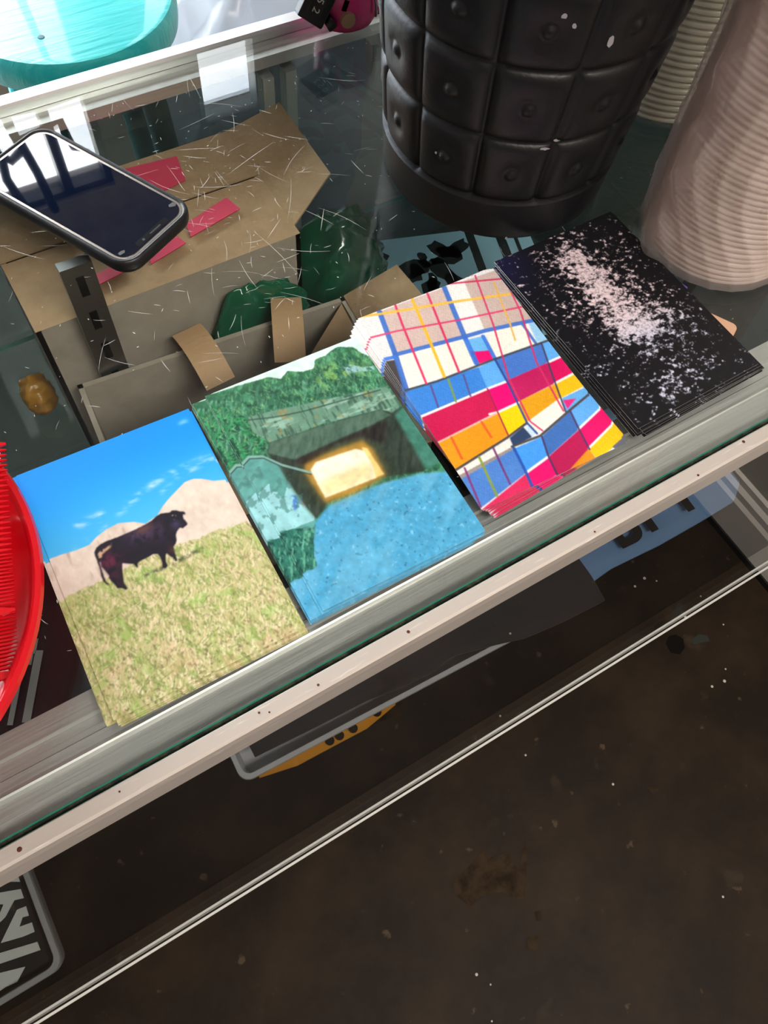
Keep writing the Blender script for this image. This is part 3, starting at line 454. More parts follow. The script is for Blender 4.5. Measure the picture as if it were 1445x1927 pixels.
def paint_tunnel():
    p = Paint((44, 98, 70), 5); T = TUNNEL
    f1 = p.noise(30, 26, 5); f2 = p.noise(60, 50, 4); f3 = p.noise(8, 8, 3); st = p.noise(80, 18, 4, 0.5)
    p.blend(sm(f1, 0.4, 0.65), (70, 140, 104)); p.blend(sm(f2, 0.55, 0.7) * 0.7, (24, 62, 48)); p.blend(sm(st, 0.55, 0.7) * 0.6, (120, 178, 150)); p.blend(sm(f3, 0.5, 0.7) * 0.5, (34, 76, 58))
    p.blend(p.poly(T['fol']) * sm(f2, 0.42, 0.6) * 0.55, (40, 150, 84)); p.blend(p.poly(T['fol']) * sm(f1, 0.55, 0.62) * 0.8, (16, 60, 44))
    sky = p.blur(p.poly(T['sky']), 0.006); sky = sm(sky + (p.noise(50, 45, 4) - 0.5) * 0.9, 0.42, 0.6)
    p.blend(p.blur(p.poly(T['sky']), 0.05) * sm(f2, 0.42, 0.6) * 0.9, (96, 182, 98))
    p.blend(sky, (214, 240, 234)); p.blend(p.blob(0.78, 0.13, 0.16, 0.05) * sm(f1, 0.45, 0.6) * (1 - sky) * 0.7, (170, 208, 90)); p.blend(p.poly(T['glare']) * sm(f2, 0.35, 0.55), (150, 190, 196))
    fm_ = (1 - sky)
    p.strokes(fm_, 1100, (0, 1, 0.06, 0.34), (0.012, 0.045), (-1.5, 0.5), 0.006, [(84, 160, 116), (30, 76, 56), (130, 190, 150), (52, 118, 82), (150, 200, 120)], 0.55)
    p.strokes(p.poly(T['fol']), 500, (0, 0.5, 0.1, 0.6), (0.01, 0.03), (0.3, 0.8), 0.010, [(36, 132, 76), (60, 170, 104), (14, 58, 42)], 0.7)
    h = p.blur(p.poly(T['head']), 0.003); hv = p.noise(70, 8, 4, 0.05); hb = p.noise(10, 30, 4)
    p.blend(h, (104, 146, 124)); p.blend(h * sm(hv, 0.5, 0.66) * 0.8, (52, 84, 70)); p.blend(h * sm(hb, 0.55, 0.7) * 0.8, (150, 190, 172)); p.blend(h * sm(p.noise(30, 16, 3), 0.62, 0.7) * .8, (148, 144, 96))
    p.blend(p.line(T['crack'], 0.01) * 0.8, (44, 76, 62))
    lw = p.poly(T['lwall']); p.blend(p.blur(lw, 0.003), (92, 158, 152)); p.a += (lw * (p.noise(20, 20, 4) - 0.5) * 40)[..., None]
    pl = sm(p.blur(np.maximum(p.poly(T['pl1']), p.poly(T['pl2'])), 0.004) + (p.noise(30, 26, 4) - 0.5) * 0.7, 0.45, 0.55); p.blend(pl * lw, (150, 208, 214))
    p.blend(p.blur(p.poly(T['blu']), 0.006) * sm(f2, 0.4, 0.55), (70, 120, 200)); p.blend(p.blur(p.poly(T['pnk']), 0.006) * sm(f2, 0.4, 0.55), (180, 130, 160))
    p.blend(p.blur(p.poly(T['lwin']), 0.012), (62, 84, 60))
    mo = p.blur(p.poly(T['mouth']), 0.004); mo = np.clip(mo - p.blur(lw, 0.003) * (1 - p.blur(p.poly(T['lwin']), 0.012)), 0, 1)
    p.blend(mo, (44, 56, 46)); p.blend(p.blur(p.poly(T['ceil']), 0.004), (74, 102, 86)); p.blend(p.blur(p.poly(T['dark']), 0.010), (36, 32, 30))
    p.a += (mo * (p.noise(50, 16, 4, 0.6) - 0.5) * 46)[..., None]
    p.blend(p.blur(p.poly(T['rwall']), 0.010), (62, 122, 106)); p.a += (p.poly(T['rwall']) * (p.noise(30, 30, 4) - 0.5) * 40)[..., None]
    rd = p.blur(p.poly(T['road']), 0.006); p.blend(rd, (74, 160, 202)); gr = p.noise(62, 56, 3); p.a += (rd * (gr - 0.5) * 20)[..., None]
    p.blend(rd * sm(gr, 0.72, 0.82) * 0.5, (170, 222, 242)); p.blend(rd * sm(p.noise(70, 60, 2), 0.76, 0.86) * 0.6, (30, 76, 104)); p.blend(rd * sm(p.noise(9, 3, 3, 0.9), 0.5, 0.7) * 0.35, (128, 192, 222))
    dk = p.blur(p.poly(T['open']), 0.10); p.blend(rd * (1 - sm(p.v, 0.48, 0.66)) * 0.75, (46, 76, 76))
    p.blend(np.clip(p.blur(p.poly(T['glow']), 0.035) * 1.2, 0, 1) * 0.55, (150, 116, 40)); p.blend(np.clip(p.blur(p.poly(T['glow']), 0.012), 0, 1) * 0.75, (196, 146, 56))
    p.blend(p.blur(p.poly(T['jamb']), 0.005), (244, 206, 128)); p.blend(p.blur(p.poly(T['open']), 0.005), (250, 238, 214)); p.blend(p.blur(p.poly(T['openlow']), 0.02) * p.poly(T['open']) * 0.8, (226, 212, 150))
    bu = sm(p.blur(p.poly(T['bush']), 0.012) + (p.noise(40, 36, 4) - 0.5) * 0.9, 0.42, 0.6); p.blend(bu, (40, 112, 96)); p.blend(bu * sm(f2, 0.5, 0.65), (24, 72, 64)); p.blend(bu * sm(st, 0.55, 0.7), (96, 168, 140)); p.strokes(p.blur(p.poly(T['bush']), 0.02), 320, (0, 0.45, 0.6, 1.0), (0.012, 0.035), (-1.5, 0.5), 0.006, [(70, 150, 126), (24, 76, 66), (110, 180, 160)], 0.7)
    p.blend(p.line(T['pipe'], 0.016) * 0.9, (130, 172, 166)); p.blend(p.line([(x, y + 0.009) for x, y in T['pipe']], 0.007) * 0.8, (36, 54, 46))
    p.a *= (1 + (p.noise(26, 26, 5) - 0.5) * 0.22)[..., None]; p.blend(lw * sm(p.noise(24, 22, 5), 0.60, 0.66) * 0.6, (70, 120, 116))
    p.a[:] = p.a * 0.98 + 3
    return p.out()
def paint_fabric():
    p = Paint((228, 226, 226), 7)
    for col, pts in FAB_POLY:
        cx = sum(q[0] for q in pts) / len(pts); cy = sum(q[1] for q in pts) / len(pts)
        p.blend(p.blur(p.poly([(x + (x - cx) * 0.012, y + (y - cy) * 0.012) for x, y in pts]), 0.0018), col)
    for col, wd, pts in FAB_LINE: p.blend(p.line(pts, wd, 0.004) * 0.92, col)
    # knitted weave
    wv = np.sin((p.u * 92 + 0.5 * np.sin(p.v * 200)) * 2 * PI * 0.5) * np.sin((p.v * 1.5 * 110 + p.u * 18) * 2 * PI * 0.5)
    p.a *= (1 + 0.055 * wv + (p.noise(90, 90, 2) - 0.5) * 0.10)[..., None]; p.a += ((p.noise(5, 5, 3) - 0.5) * 14)[..., None]
    return p.out()
def paint_water():
    p = Paint((15, 15, 21), 9)
    p.blend((1 - sm(np.hypot(p.u * 1.1, p.v * 1.3), 0.0, 0.42)) * 0.75, (26, 26, 66))
    core = np.zeros_like(p.u)
    for i, (x, y) in enumerate(WATER['core']): core += p.blob(x, y, 0.15, 0.085) * (0.75 if i < 2 else 1.0)
    tl = np.zeros_like(p.u)
    for i, (x, y) in enumerate(WATER['tailc']): tl += p.blob(x, y, 0.16, 0.07)
    dens = np.clip(core * 0.34, 0, 0.58) + np.clip(tl * 0.17, 0, 0.22) + 0.20 * p.blob(0.45, 0.42, 0.5, 0.48)
    n = p.noise(34, 46, 4, 0.25, 0.8); n2 = p.noise(20, 26, 3, 0.4)
    thr = 0.715 - dens * 0.55 - (n2 - 0.5) * 0.22
    sp = sm(n, thr, thr + 0.05); ridge = sm(np.abs(p.noise(34, 44, 3, 0.3, 0.7) - 0.5), 0.012, 0.05)
    warm = sm(p.v, 0.45, 0.75)[..., None]; col = np.array((238, 216, 222.)) * (1 - warm) + np.array((214, 216, 236.)) * warm
    m = (sp * (0.55 + 0.45 * ridge) * (0.75 + 0.25 * sm(n, thr + 0.05, thr + 0.14)))[..., None]
    p.a += m * (col - p.a)
    return p.out()

def card_mesh(name, img, wavy=0.0):
    """a 0.4 mm card: the printed face is a fine grid that carries the print, edges and back are white stock"""
    t = 0.0004; nx, ny = GW, GH
    xs_ = np.linspace(-PW / 2, PW / 2, nx + 1); ys_ = np.linspace(PH / 2, -PH / 2, ny + 1)
    X, Y = np.meshgrid(xs_, ys_); V = np.stack([X, Y, np.full_like(X, t)], -1).reshape(-1, 3); nv = len(V)
    idx = np.arange(nv).reshape(ny + 1, nx + 1)
    F = np.stack([idx[1:, :-1], idx[1:, 1:], idx[:-1, 1:], idx[:-1, :-1]], -1).reshape(-1, 4)
    bot = np.array([(-PW / 2, PH / 2, 0), (PW / 2, PH / 2, 0), (PW / 2, -PH / 2, 0), (-PW / 2, -PH / 2, 0)])
    tl_, tr_, br_, bl_ = idx[0, 0], idx[0, -1], idx[-1, -1], idx[-1, 0]; q = nv
    tops = np.array([(-PW / 2, PH / 2, t), (PW / 2, PH / 2, t), (PW / 2, -PH / 2, t), (-PW / 2, -PH / 2, t)])
    V = np.concatenate([V, bot, tops]); b0 = nv; t0 = nv + 4
    E = np.array([[b0, b0 + 1, b0 + 2, b0 + 3]] + [[t0 + i, t0 + (i + 1) % 4, b0 + (i + 1) % 4, b0 + i] for i in range(4)])
    F = np.concatenate([F, E])
    me = bpy.data.meshes.new(name); me.vertices.add(len(V)); me.vertices.foreach_set('co', V.ravel())
    me.loops.add(F.size); me.loops.foreach_set('vertex_index', F.ravel().astype(np.int32)); me.polygons.add(len(F))
    me.polygons.foreach_set('loop_start', np.arange(0, F.size, 4, dtype=np.int32))
    mi = np.zeros(len(F), np.int32); mi[-5:] = 1; me.polygons.foreach_set('material_index', mi); me.update(calc_edges=True)
    ca = me.color_attributes.new('print', 'FLOAT_COLOR', 'POINT')
    ii = np.minimum(np.arange(ny + 1), ny - 1); jj = np.minimum(np.arange(nx + 1), nx - 1)
    # vertex colour = mean of the surrounding print cells
    im = np.pad(img, ((1, 1), (1, 1), (0, 0)), mode='edge'); vc = (im[:-1, :-1] + im[1:, :-1] + im[:-1, 1:] + im[1:, 1:]) / 4
    cols = np.ones((len(V), 4)); cols[:nv, :3] = vc.reshape(-1, 3); ca.data.foreach_set('color', cols.ravel().astype(np.float32))
    return me
def print_mat(name, rough):
    m = bpy.data.materials.new(name); m.use_nodes = True; nt = m.node_tree; b = nt.nodes['Principled BSDF']
    a = nt.nodes.new('ShaderNodeAttribute'); a.attribute_name = 'print'; nt.links.new(a.outputs['Color'], b.inputs['Base Color']); b.inputs['Roughness'].default_value = rough; b.inputs['Specular IOR Level'].default_value = 0.35
    return m
PRINT = print_mat('card_print', 0.42); STOCK = mat('white_card_stock', srgb(232, 232, 228), 0.7)
def stack(kind, img, cx, cy, rot, offs, top_label, low_label, group):
    me = card_mesh('postcard', img); me.materials.append(PRINT); me.materials.append(STOCK)
    n = len(offs)
    for i, (dx, dy, dr) in enumerate(offs):           # bottom first, top last
        o = bpy.data.objects.new('postcard', me); C.objects.link(o)
        o.location = (cx + dx, cy + dy, 0.00025 + i * 0.00046); o.rotation_euler = (0, 0, math.radians(rot + dr))
        tag(o, top_label if i == n - 1 else low_label, 'postcard', group)
H = lambda n: 1 - n * 0.00046 / 0.406
stack('bull', paint_bull(), 0.0092, 0.0995, -2.17, [(0.0005, -0.0026, 0.2), (0.0012, -0.0034, 0.5), (-0.0036, 0.0006, -0.4), (-0.0028, -0.0016, -0.9), (0.0008, -0.0030, 0.2), (0.0010, -0.0022, 0.1), (0.0, 0.0, 0.0)],
      'postcard of a black bull on a grassy hillside, on top of its stack', 'postcard of a black bull lower in its stack, mostly covered by the top one', 'bull postcards')
stack('tunnel', paint_tunnel(), 0.1236, 0.0992, -1.69, [(-0.0094, -0.0022, 0.5), (-0.0089, -0.0026, 0.1), (-0.0090, -0.0018, 0.6), (-0.0082, -0.0022, 0.2), (-0.0086, -0.0014, 0.4), (-0.0084, -0.0008, 0.3), (-0.0010, -0.0016, -0.3), (0.0, 0.0, 0.0)],
      'postcard of a teal concrete tunnel underpass, on top of its stack', 'postcard of a teal tunnel lower in its stack, mostly covered by the top one', 'tunnel postcards')
stack('fabric', paint_fabric(), 0.2316, 0.1066, -2.75, [(-0.0022, -0.0016, 5.6), (-0.0012, -0.0012, 4.9), (-0.0016, -0.0004, 4.4), (-0.0010, -0.0006, 3.7), (-0.0006, 0.0004, 3.2), (0.0002, 0.0, 2.6), (-0.0006, 0.0004, 2.1), (0.0002, 0.0, 1.6), (-0.0004, 0.0002, 0.9), (0.0, 0.0, 0.0)],
      'postcard of bright checked and colour-blocked woven fabric, on top of its fanned stack', 'postcard of colour-blocked woven fabric fanned out under the top one', 'woven fabric postcards')
stack('water', paint_water(), 0.3424, 0.1098, 0.70, [(0.0010, -0.0050, 0.4), (-0.0036, -0.0030, -0.8), (0.0022, -0.0044, 0.8), (-0.0024, -0.0036, -0.3), (0.0016, -0.0036, 0.3), (-0.0012, -0.0028, -0.6), (0.0012, -0.0018, 0.2), (0.0, 0.0, 0.0)],
      'postcard of light glittering on black water, on top of its stack', 'postcard of glittering black water lower in its stack, mostly covered by the top one', 'black water postcards')

# ------------------------------------------------------------------ smartphone
ph = thing('smartphone', 'black smartphone in a rubber case lying face up on the glass', 'smartphone', (0.0725, 0.3600, 0.0), (0, 0, math.radians(26.5)))
RUB = mat('black_rubber', srgb(24, 24, 27), 0.38, bump=(400, 0.1))
PWd, PLn = 0.0690, 0.1370
outer = rrect(PWd, PLn, 0.0135, 10); n_ = len(outer)
bm = bmesh.new(); rings = []
for sx_, z in ((0.0024, 0.0002), (0.0006, 0.0016), (0.0, 0.004), (0.0, 0.0085), (0.0005, 0.0102), (0.0014, 0.0108), (0.0028, 0.0104), (0.0034, 0.0096)):
    pr_ = rrect(PWd - 2 * sx_, PLn - 2 * sx_, 0.0135 - sx_ * 0.7, 10); rings.append([bm.verts.new((x, y, z)) for x, y in pr_])
for a, b in zip(rings[:-1], rings[1:]):
    for k in range(n_): bm.faces.new((a[k], a[(k + 1) % n_], b[(k + 1) % n_], b[k]))
bm.faces.new(rings[0][::-1]); obj('rubber_case', bm, RUB, ph, 50)
obj('body', prism(rrect(PWd - 0.0068, PLn - 0.0068, 0.0105), 0.001, 0.0100, 0.0003), mat('phone_metal_band', srgb(196, 186, 176), 0.25, 0.9), ph)
obj('screen', prism(rrect(PWd - 0.0104, PLn - 0.0104, 0.0090), 0.0092, 0.0103, 0.0002), mat('phone_screen', srgb(10, 20, 40), 0.015, 0.0, spec=1.0, coat=1.0), ph)
nm = prism(rrect(0.030, 0.0048, 0.0022), 0.01031, 0.01036); o = obj('notch', nm, mat('phone_notch', srgb(16, 17, 20), 0.2), ph); o.location = (0.0, -PLn / 2 + 0.0085, 0)
for nm_, x, wd, ht, cc in (('earpiece', 0.003, 0.0105, 0.0011, srgb(70, 74, 78)), ('front_camera', -0.0085, 0.0021, 0.0021, srgb(70, 84, 96))):
    q = obj(nm_, prism(rrect(wd, ht, min(wd, ht) / 2.02), 0.01036, 0.01040), mat(nm_, cc, 0.2), o); q.location = (x, 0, 0)
for x, y, r_ in ((0.0270, -0.0545, 0.0030), (-0.0255, -0.0565, 0.0026)):    # chipped corners of the glass
    pts = [(x + r_ * (0.6 + 0.6 * rs.random()) * math.cos(k), y + r_ * (0.4 + 0.5 * rs.random()) * math.sin(k)) for k in np.linspace(0, 2 * PI, 9)[:-1]]
    obj('chip', prism(pts, 0.0103, 0.01042), mat('chipped_glass', srgb(80, 78, 76), 0.5), ph)

# ------------------------------------------------------------------ black quilted planter
bc = (0.3486, 0.271); R0, KB, BAND, ROW, NC = 0.0786, 0.10, 0.0335, 0.0485, 12
HB = BAND + 4 * ROW + 0.02
def planter_r(th, z):
    r = R0 + KB * z
    if z < 0.004: r -= 0.003 * (1 - z / 0.004) ** 2
    if z <= BAND or z >= BAND + 4 * ROW: return r + (0.0012 if z <= BAND else 0.002)
    cu = ((math.degrees(th) + 169 + 720) % (360 / NC)) / (360 / NC); cvv = ((z - BAND) % ROW) / ROW
    du = min(cu, 1 - cu); dv = min(cvv, 1 - cvv)
    puff = (1 - math.exp(-du / 0.055)) * (1 - math.exp(-dv / 0.055))
    d = math.hypot((cu - 0.5) * 1.0, (cvv - 0.5) * 1.0)
    btn = -0.0022 * math.exp(-(d / 0.17) ** 2) + 0.0028 * math.exp(-(d / 0.075) ** 4)
    return r - 0.0042 + 0.0052 * puff + btn
NA, NZ = 432, 200
bm = bmesh.new(); rings = []
for j in range(NZ + 1):
    z = HB * j / NZ
    rings.append([bm.verts.new((planter_r(2 * PI * k / NA, z) * math.cos(2 * PI * k / NA), planter_r(2 * PI * k / NA, z) * math.sin(2 * PI * k / NA), z)) for k in range(NA)])
ri = R0 + KB * HB - 0.006
for rr, zz in ((ri + 0.003, HB + 0.003), (ri, HB), (R0 - 0.004, 0.01)): rings.append([bm.verts.new((rr * math.cos(2 * PI * k / NA), rr * math.sin(2 * PI * k / NA), zz)) for k in range(NA)])
for a, b in zip(rings[:-1], rings[1:]):
    for k in range(NA): bm.faces.new((a[k], a[(k + 1) % NA], b[(k + 1) % NA], b[k]))
bm.faces.new(rings[0][::-1]); bm.faces.new(rings[-1])
pl = thing('planter', 'black quilted plastic planter with button dimples standing on the glass', 'planter', (bc[0], bc[1], 0.0002))
obj('shell', bm, mat('black_plastic', srgb(15, 15, 17), 0.42, bump=(350, 0.12), spec=0.36), pl, True)
CHIP = mat('pale_scuff', srgb(150, 146, 150), 0.7)
for th, z, sx_, sz_ in ((-103, 0.150, 0.002, 0.003), (-117, 0.160, 0.0012, 0.0014), (-121, 0.165, 0.0016, 0.0014), (-108, 0.083, 0.0025, 0.001), (-113, 0.079, 0.003, 0.001), (-158, 0.058, 0.0009, 0.0009), (-118, 0.003, 0.001, 0.0012), (-140, 0.178, 0.003, 0.0012)):
    t_ = math.radians(th); r_ = planter_r(t_, z) + 0.0001
    pts = [(sx_ * math.cos(a) * (0.7 + 0.5 * rs.random()), sz_ * math.sin(a) * (0.7 + 0.5 * rs.random())) for a in np.linspace(0, 2 * PI, 9)[:-1]]
    o = obj('scuff', prism(pts, 0.0, 0.0002), CHIP, pl); o.location = (r_ * math.cos(t_), r_ * math.sin(t_), z); o.rotation_euler = (PI / 2, 0, t_ + PI / 2)

# ------------------------------------------------------------------ stacks of lids in plastic sleeves
def lid_stack(name, label, loc, rl, n, pitch, lm, smat, seed, wob, z0=0.003, tilt=(0, 0, 0), crumple=0.0016):
    t = thing(name, label, 'lid stack', loc, tilt, None)
    me = None
    prof = [(rl * 0.80, 0.0), (rl * 0.93, 0.0002), (rl, 0.0008), (rl + 0.0006, 0.0018), (rl, pitch * 0.72), (rl * 0.97, pitch * 0.9), (rl * 0.82, pitch * 0.98), (rl * 0.80, pitch * 0.8)]
    r_ = random.Random(seed)
    for i in range(n):
        if me is None:
            o = obj('lid', lathe(prof, 72, closed=True), lm, t, True); me = o.data
        else:
            o = bpy.data.objects.new('lid', me); C.objects.link(o); o.parent = t
        z = z0 + i * pitch
        o.location = (wob[0] * math.sin(i * 0.13 + seed) + r_.uniform(-1, 1) * 0.0003, wob[1] * math.sin(i * 0.09 + 1.3 * seed) + r_.uniform(-1, 1) * 0.0003, z); o.rotation_euler = (r_.uniform(-.008, .008), r_.uniform(-.008, .008), r_.uniform(0, 6))
    o = obj('base_lid', lathe([(0, 0.0), (rl * 0.86, 0.0), (rl * 0.9, 0.0014), (rl * 0.8, 0.0034), (0, 0.0034)], 72), lm, t, True)
    Hs = z0 + n * pitch + 0.01; ph_ = [r_.uniform(0, 6.28) for _ in range(8)]
    def fn(u, v):
        a = 2 * PI * u; z = 0.0004 + Hs * v
        big = 0.5 + 0.5 * math.sin(5 * a + 9 * z / 0.06 + ph_[0]) * math.sin(3 * a - 31 * z + ph_[1])
        d = 0.0010 + crumple * (0.5 * big ** 3 + 0.9 * abs(math.sin(11 * a + 60 * z + ph_[2] + 2 * math.sin(40 * z + ph_[3]))) ** 6 + 0.5 * abs(math.sin(7 * a - 85 * z + ph_[4])) ** 8)
        d *= 0.35 + min(1, z / 0.05)
        if crumple > 0.001: d += 0.0065 * math.exp(-((a - math.radians(172)) / 0.22) ** 2) * (0.55 + 0.45 * math.sin(z * 95 + 1.0)) + 0.004 * math.exp(-((z - 0.028) / 0.016) ** 2) * math.exp(-((a - math.radians(168)) / 0.25) ** 2)
        r = rl + 0.0008 + d
        return (r * math.cos(a), r * math.sin(a), z)
    sb = gridmesh(180, 140, fn); bmesh.ops.remove_doubles(sb, verts=sb.verts[:], dist=1e-6)
    obj('plastic_sleeve', sb, smat, t, True)
    return t
def film(name, tint, share, rough, dif):
    """clear wrapping film: mostly see-through, a little milky, glossy wrinkles"""
    m = bpy.data.materials.new(name); m.use_nodes = True; nt = m.node_tree; nt.nodes.clear()
    o = nt.nodes.new('ShaderNodeOutputMaterial'); t = nt.nodes.new('ShaderNodeBsdfTransparent'); t.inputs['Color'].default_value = tint
    d = nt.nodes.new('ShaderNodeBsdfPrincipled'); d.inputs['Base Color'].default_value = dif; d.inputs['Roughness'].default_value = rough
    tl_ = nt.nodes.new('ShaderNodeBsdfTranslucent'); tl_.inputs['Color'].default_value = dif; m2 = nt.nodes.new('ShaderNodeMixShader'); m2.inputs['Fac'].default_value = 0.5
    nt.links.new(d.outputs[0], m2.inputs[1]); nt.links.new(tl_.outputs[0], m2.inputs[2])
    mx = nt.nodes.new('ShaderNodeMixShader'); mx.inputs['Fac'].default_value = share
    nt.links.new(t.outputs[0], mx.inputs[1]); nt.links.new(m2.outputs[0], mx.inputs[2]); nt.links.new(mx.outputs[0], o.inputs['Surface'])
    return m
def lid_mat(name, col, share, rough):
    m = mat(name, col, rough); nt = m.node_tree; b = nt.nodes['Principled BSDF']; o = nt.nodes['Material Output']
    t = nt.nodes.new('ShaderNodeBsdfTranslucent'); t.inputs['Color'].default_value = col; mx = nt.nodes.new('ShaderNodeMixShader'); mx.inputs['Fac'].default_value = share
    nt.links.new(b.outputs[0], mx.inputs[1]); nt.links.new(t.outputs[0], mx.inputs[2]); nt.links.new(mx.outputs[0], o.inputs['Surface']); return m
LIDM = lid_mat('pale_plastic_lid', srgb(254, 244, 236), 0.45, 0.28)
FILM = film('sleeve_film', (1.0, 0.98, 0.97, 1), 0.42, 0.10, srgb(252, 238, 232))
lid_stack('lid_stack', 'tall stack of pinkish white lids in a crumpled plastic sleeve beside the black water cards', (0.4490, 0.1375, 0.0003), 0.0525, 72, 0.0042, LIDM, FILM, 2, (0.0008, 0.0008))
LIDC = lid_mat('clear_grey_lid', srgb(232, 228, 214), 0.4, 0.2)
lid_stack('lid_stack', 'stack of clear grey lids in a smooth sleeve behind the black planter', (0.520, 0.283, 0.0003), 0.050, 60, 0.0048, LIDC, film('thin_film', (0.98, 0.98, 0.96, 1), 0.18, 0.08, srgb(224, 224, 214)), 5, (0.0005, 0.0005), crumple=0.0008)

# ------------------------------------------------------------------ tally counter
tl = thing('tally_counter', 'pink hand tally counter with a black number window by the rear counter edge', 'tally counter', (0.330, 0.456, 0.0002), (0, 0, math.radians(-12)))
tl.scale = (1.15, 1.15, 1.15)
PINK = mat('pink_plastic', srgb(246, 70, 152), 0.25, coat=0.3, sss=0.2)
obj('body', lathe([(0, 0.0), (0.012, 0.0006), (0.0185, 0.004), (0.0225, 0.011), (0.0236, 0.020), (0.0225, 0.030), (0.018, 0.038), (0.010, 0.043), (0, 0.044)], 48, sy=0.72), PINK, tl, True)
bm = boxm(-0.012, 0.012, -0.007, 0.007, -0.016, 0.016, 0.0015); o = obj('number_window', bm, mat('black_gloss_plastic', srgb(26, 26, 28), 0.3), tl); o.location = (-0.0205, -0.0105, 0.028); o.rotation_euler = (math.radians(-20), math.radians(32), math.radians(-14)); nw = o; o.scale = (0.8, 0.8, 0.9); o.location.x -= 0.003
o = obj('window_pane', boxm(-0.0062, 0.0062, -0.0075, -0.0069, -0.013, 0.013, 0.0003), mat('smoked_pane', srgb(58, 58, 60), 0.15), nw)
for k, ch in enumerate('052'):
    cu = bpy.data.curves.new('digit', 'FONT'); cu.body = ch; cu.size = 0.0085; cu.extrude = 0.0001; cu.align_x = 'CENTER'; cu.align_y = 'CENTER'
    tmp = bpy.data.objects.new('digit', cu); C.objects.link(tmp); bpy.context.view_layer.update()
    me = bpy.data.meshes.new_from_object(tmp); bpy.data.objects.remove(tmp)
    d = obj('digit', me, mat('digit_white', srgb(226, 224, 220), 0.6), nw); d.location = (0, -0.0077, 0.0075 - k * 0.0070); d.rotation_euler = (PI / 2, math.radians(90), 0)
o = obj('wheel', lathe([(0.0, -0.003), (0.0045, -0.003), (0.005, -0.002), (0.005, 0.002), (0.0045, 0.003), (0, 0.003)], 24), mat('black_gloss_plastic', None), tl, 40); o.location = (-0.0165, -0.0145, 0.0135); o.rotation_euler = (0, math.radians(60), 0)
o = obj('reset_knob', lathe([(0.0, 0.0), (0.0052, 0.0), (0.0054, 0.001), (0.0050, 0.0035), (0, 0.0038)], 28), mat('dull_brass', srgb(206, 170, 138), 0.4, 0.6), tl, 40); o.location = (-0.0045, -0.0155, 0.0155); o.rotation_euler = (PI / 2, 0, 0)
bm = bmesh.new(); tube(bm, [(0.0215, -0.004, 0.012), (0.017, -0.0135, 0.013), (0.016, -0.015, 0.022), (0.0125, -0.0145, 0.034), (0.006, -0.008, 0.043)], 0.0008); obj('wire_bail', bm, STEEL, tl, True)
bm = boxm(0.017, 0.0275, -0.006, 0.004, 0.008, 0.016, 0.002); obj('side_lug', bm, PINK, tl)
o = obj('slot', boxm(-0.0016, 0.0016, -0.0005, 0.0005, -0.0035, 0.0035), BLACK, tl); o.location = (-0.006, -0.0163, 0.0245); o.rotation_euler = (0, math.radians(20), 0)

# ------------------------------------------------------------------ red bowl with combs
RED = mat('red_plastic', srgb(206, 10, 26), 0.22, coat=0.4)
bx_, by_, br_ = -0.158, 0.1365, 0.121
bw = thing('bowl', 'shallow red plastic bowl holding red combs at the end of the postcard row', 'bowl', (bx_, by_, 0.0002))
obj('shell', lathe([(0, 0.0), (0.078, 0.0), (0.098, 0.006), (0.112, 0.022), (0.1165, 0.034), (0.1185, 0.0365), (0.121, 0.036), (0.1218, 0.0335), (0.1205, 0.0325), (0.1185, 0.0335), (0.1145, 0.030), (0.1085, 0.020), (0.094, 0.0035), (0.08, 0.0022), (0, 0.0022)][::1], 120), RED, bw, 60)
o = obj('knob', lathe([(0.0, 0.022), (0.004, 0.0215), (0.0065, 0.018), (0.0075, 0.010), (0.0085, 0.0)], 24), RED, bw, True); o.location = (0.086, 0.012, 0.003)
def comb(label, loc, rz, tilt, n_wide, n_fine, blunt):
    t = thing('comb', label, 'comb', loc, (tilt[0], tilt[1], rz), 'red combs in the red bowl')
    # spine along local y, teeth along +x
    total = n_wide * 0.0029 + n_fine * 0.0019 + 0.008
    sp = obj('spine', boxm(-0.012, 0.0, -0.004, total, -0.0018, 0.0018, 0.0012), RED, t)
    def tooth_bm(wd):
        bm = bmesh.new(); L = 0.030
        sec = [(-0.001, wd, 0.0017), (L * 0.8, wd * 0.85, 0.0014), (L, wd * 0.25, 0.0004)]
        rr = [[bm.verts.new((x, sy * hw, sz * hz)) for sy, sz in ((-1, -1), (1, -1), (1, 1), (-1, 1))] for x, hw, hz in sec]
        for a, b in zip(rr[:-1], rr[1:]):
            for k in range(4): bm.faces.new((a[k], a[(k + 1) % 4], b[(k + 1) % 4], b[k]))
        bm.faces.new(rr[0][::-1]); bm.faces.new(rr[-1]); return bm
    y = 0.0
    ms = {}
    def put(kind, wd, y):
        if kind not in ms: o = obj('tooth', tooth_bm(wd), RED, t); ms[kind] = o.data
        else: o = bpy.data.objects.new('tooth', ms[kind]); C.objects.link(o); o.parent = t
        o.location = (0, y, 0)
    put('end', 0.0022, y); y += 0.0036
    for i in range(n_fine): put('fine', 0.00062, y); y += 0.0019
    y += 0.0005
    for i in range(n_wide): put('wide', 0.0010, y); y += 0.0029
    put('end', 0.0022, y + 0.0006)
    return t
comb('red plastic comb with coarse upper teeth resting on the red bowl rim', (-0.0886, 0.095, 0.036), math.radians(-17.7), (math.radians(4), 0), 20, 14, True)
comb('red plastic comb with fine teeth lying low in the red bowl', (-0.1006, 0.072, 0.020), math.radians(-17.7), (math.radians(3), 0), 2, 24, True)

# ------------------------------------------------------------------ small things on the glass under the last stack
o = obj('plastic_card', prism(rrect(0.0856, 0.054, 0.004), 0.0, 0.00022), mat('beige_card', srgb(214, 172, 142), 0.4))
# (kept under the stack: only a corner shows)
o.location = (0.363, 0.090, 0.00002); o.rotation_euler = (0, 0, math.radians(-61))
tag(o, 'beige rounded plastic card peeking out under the black water postcards', 'card')

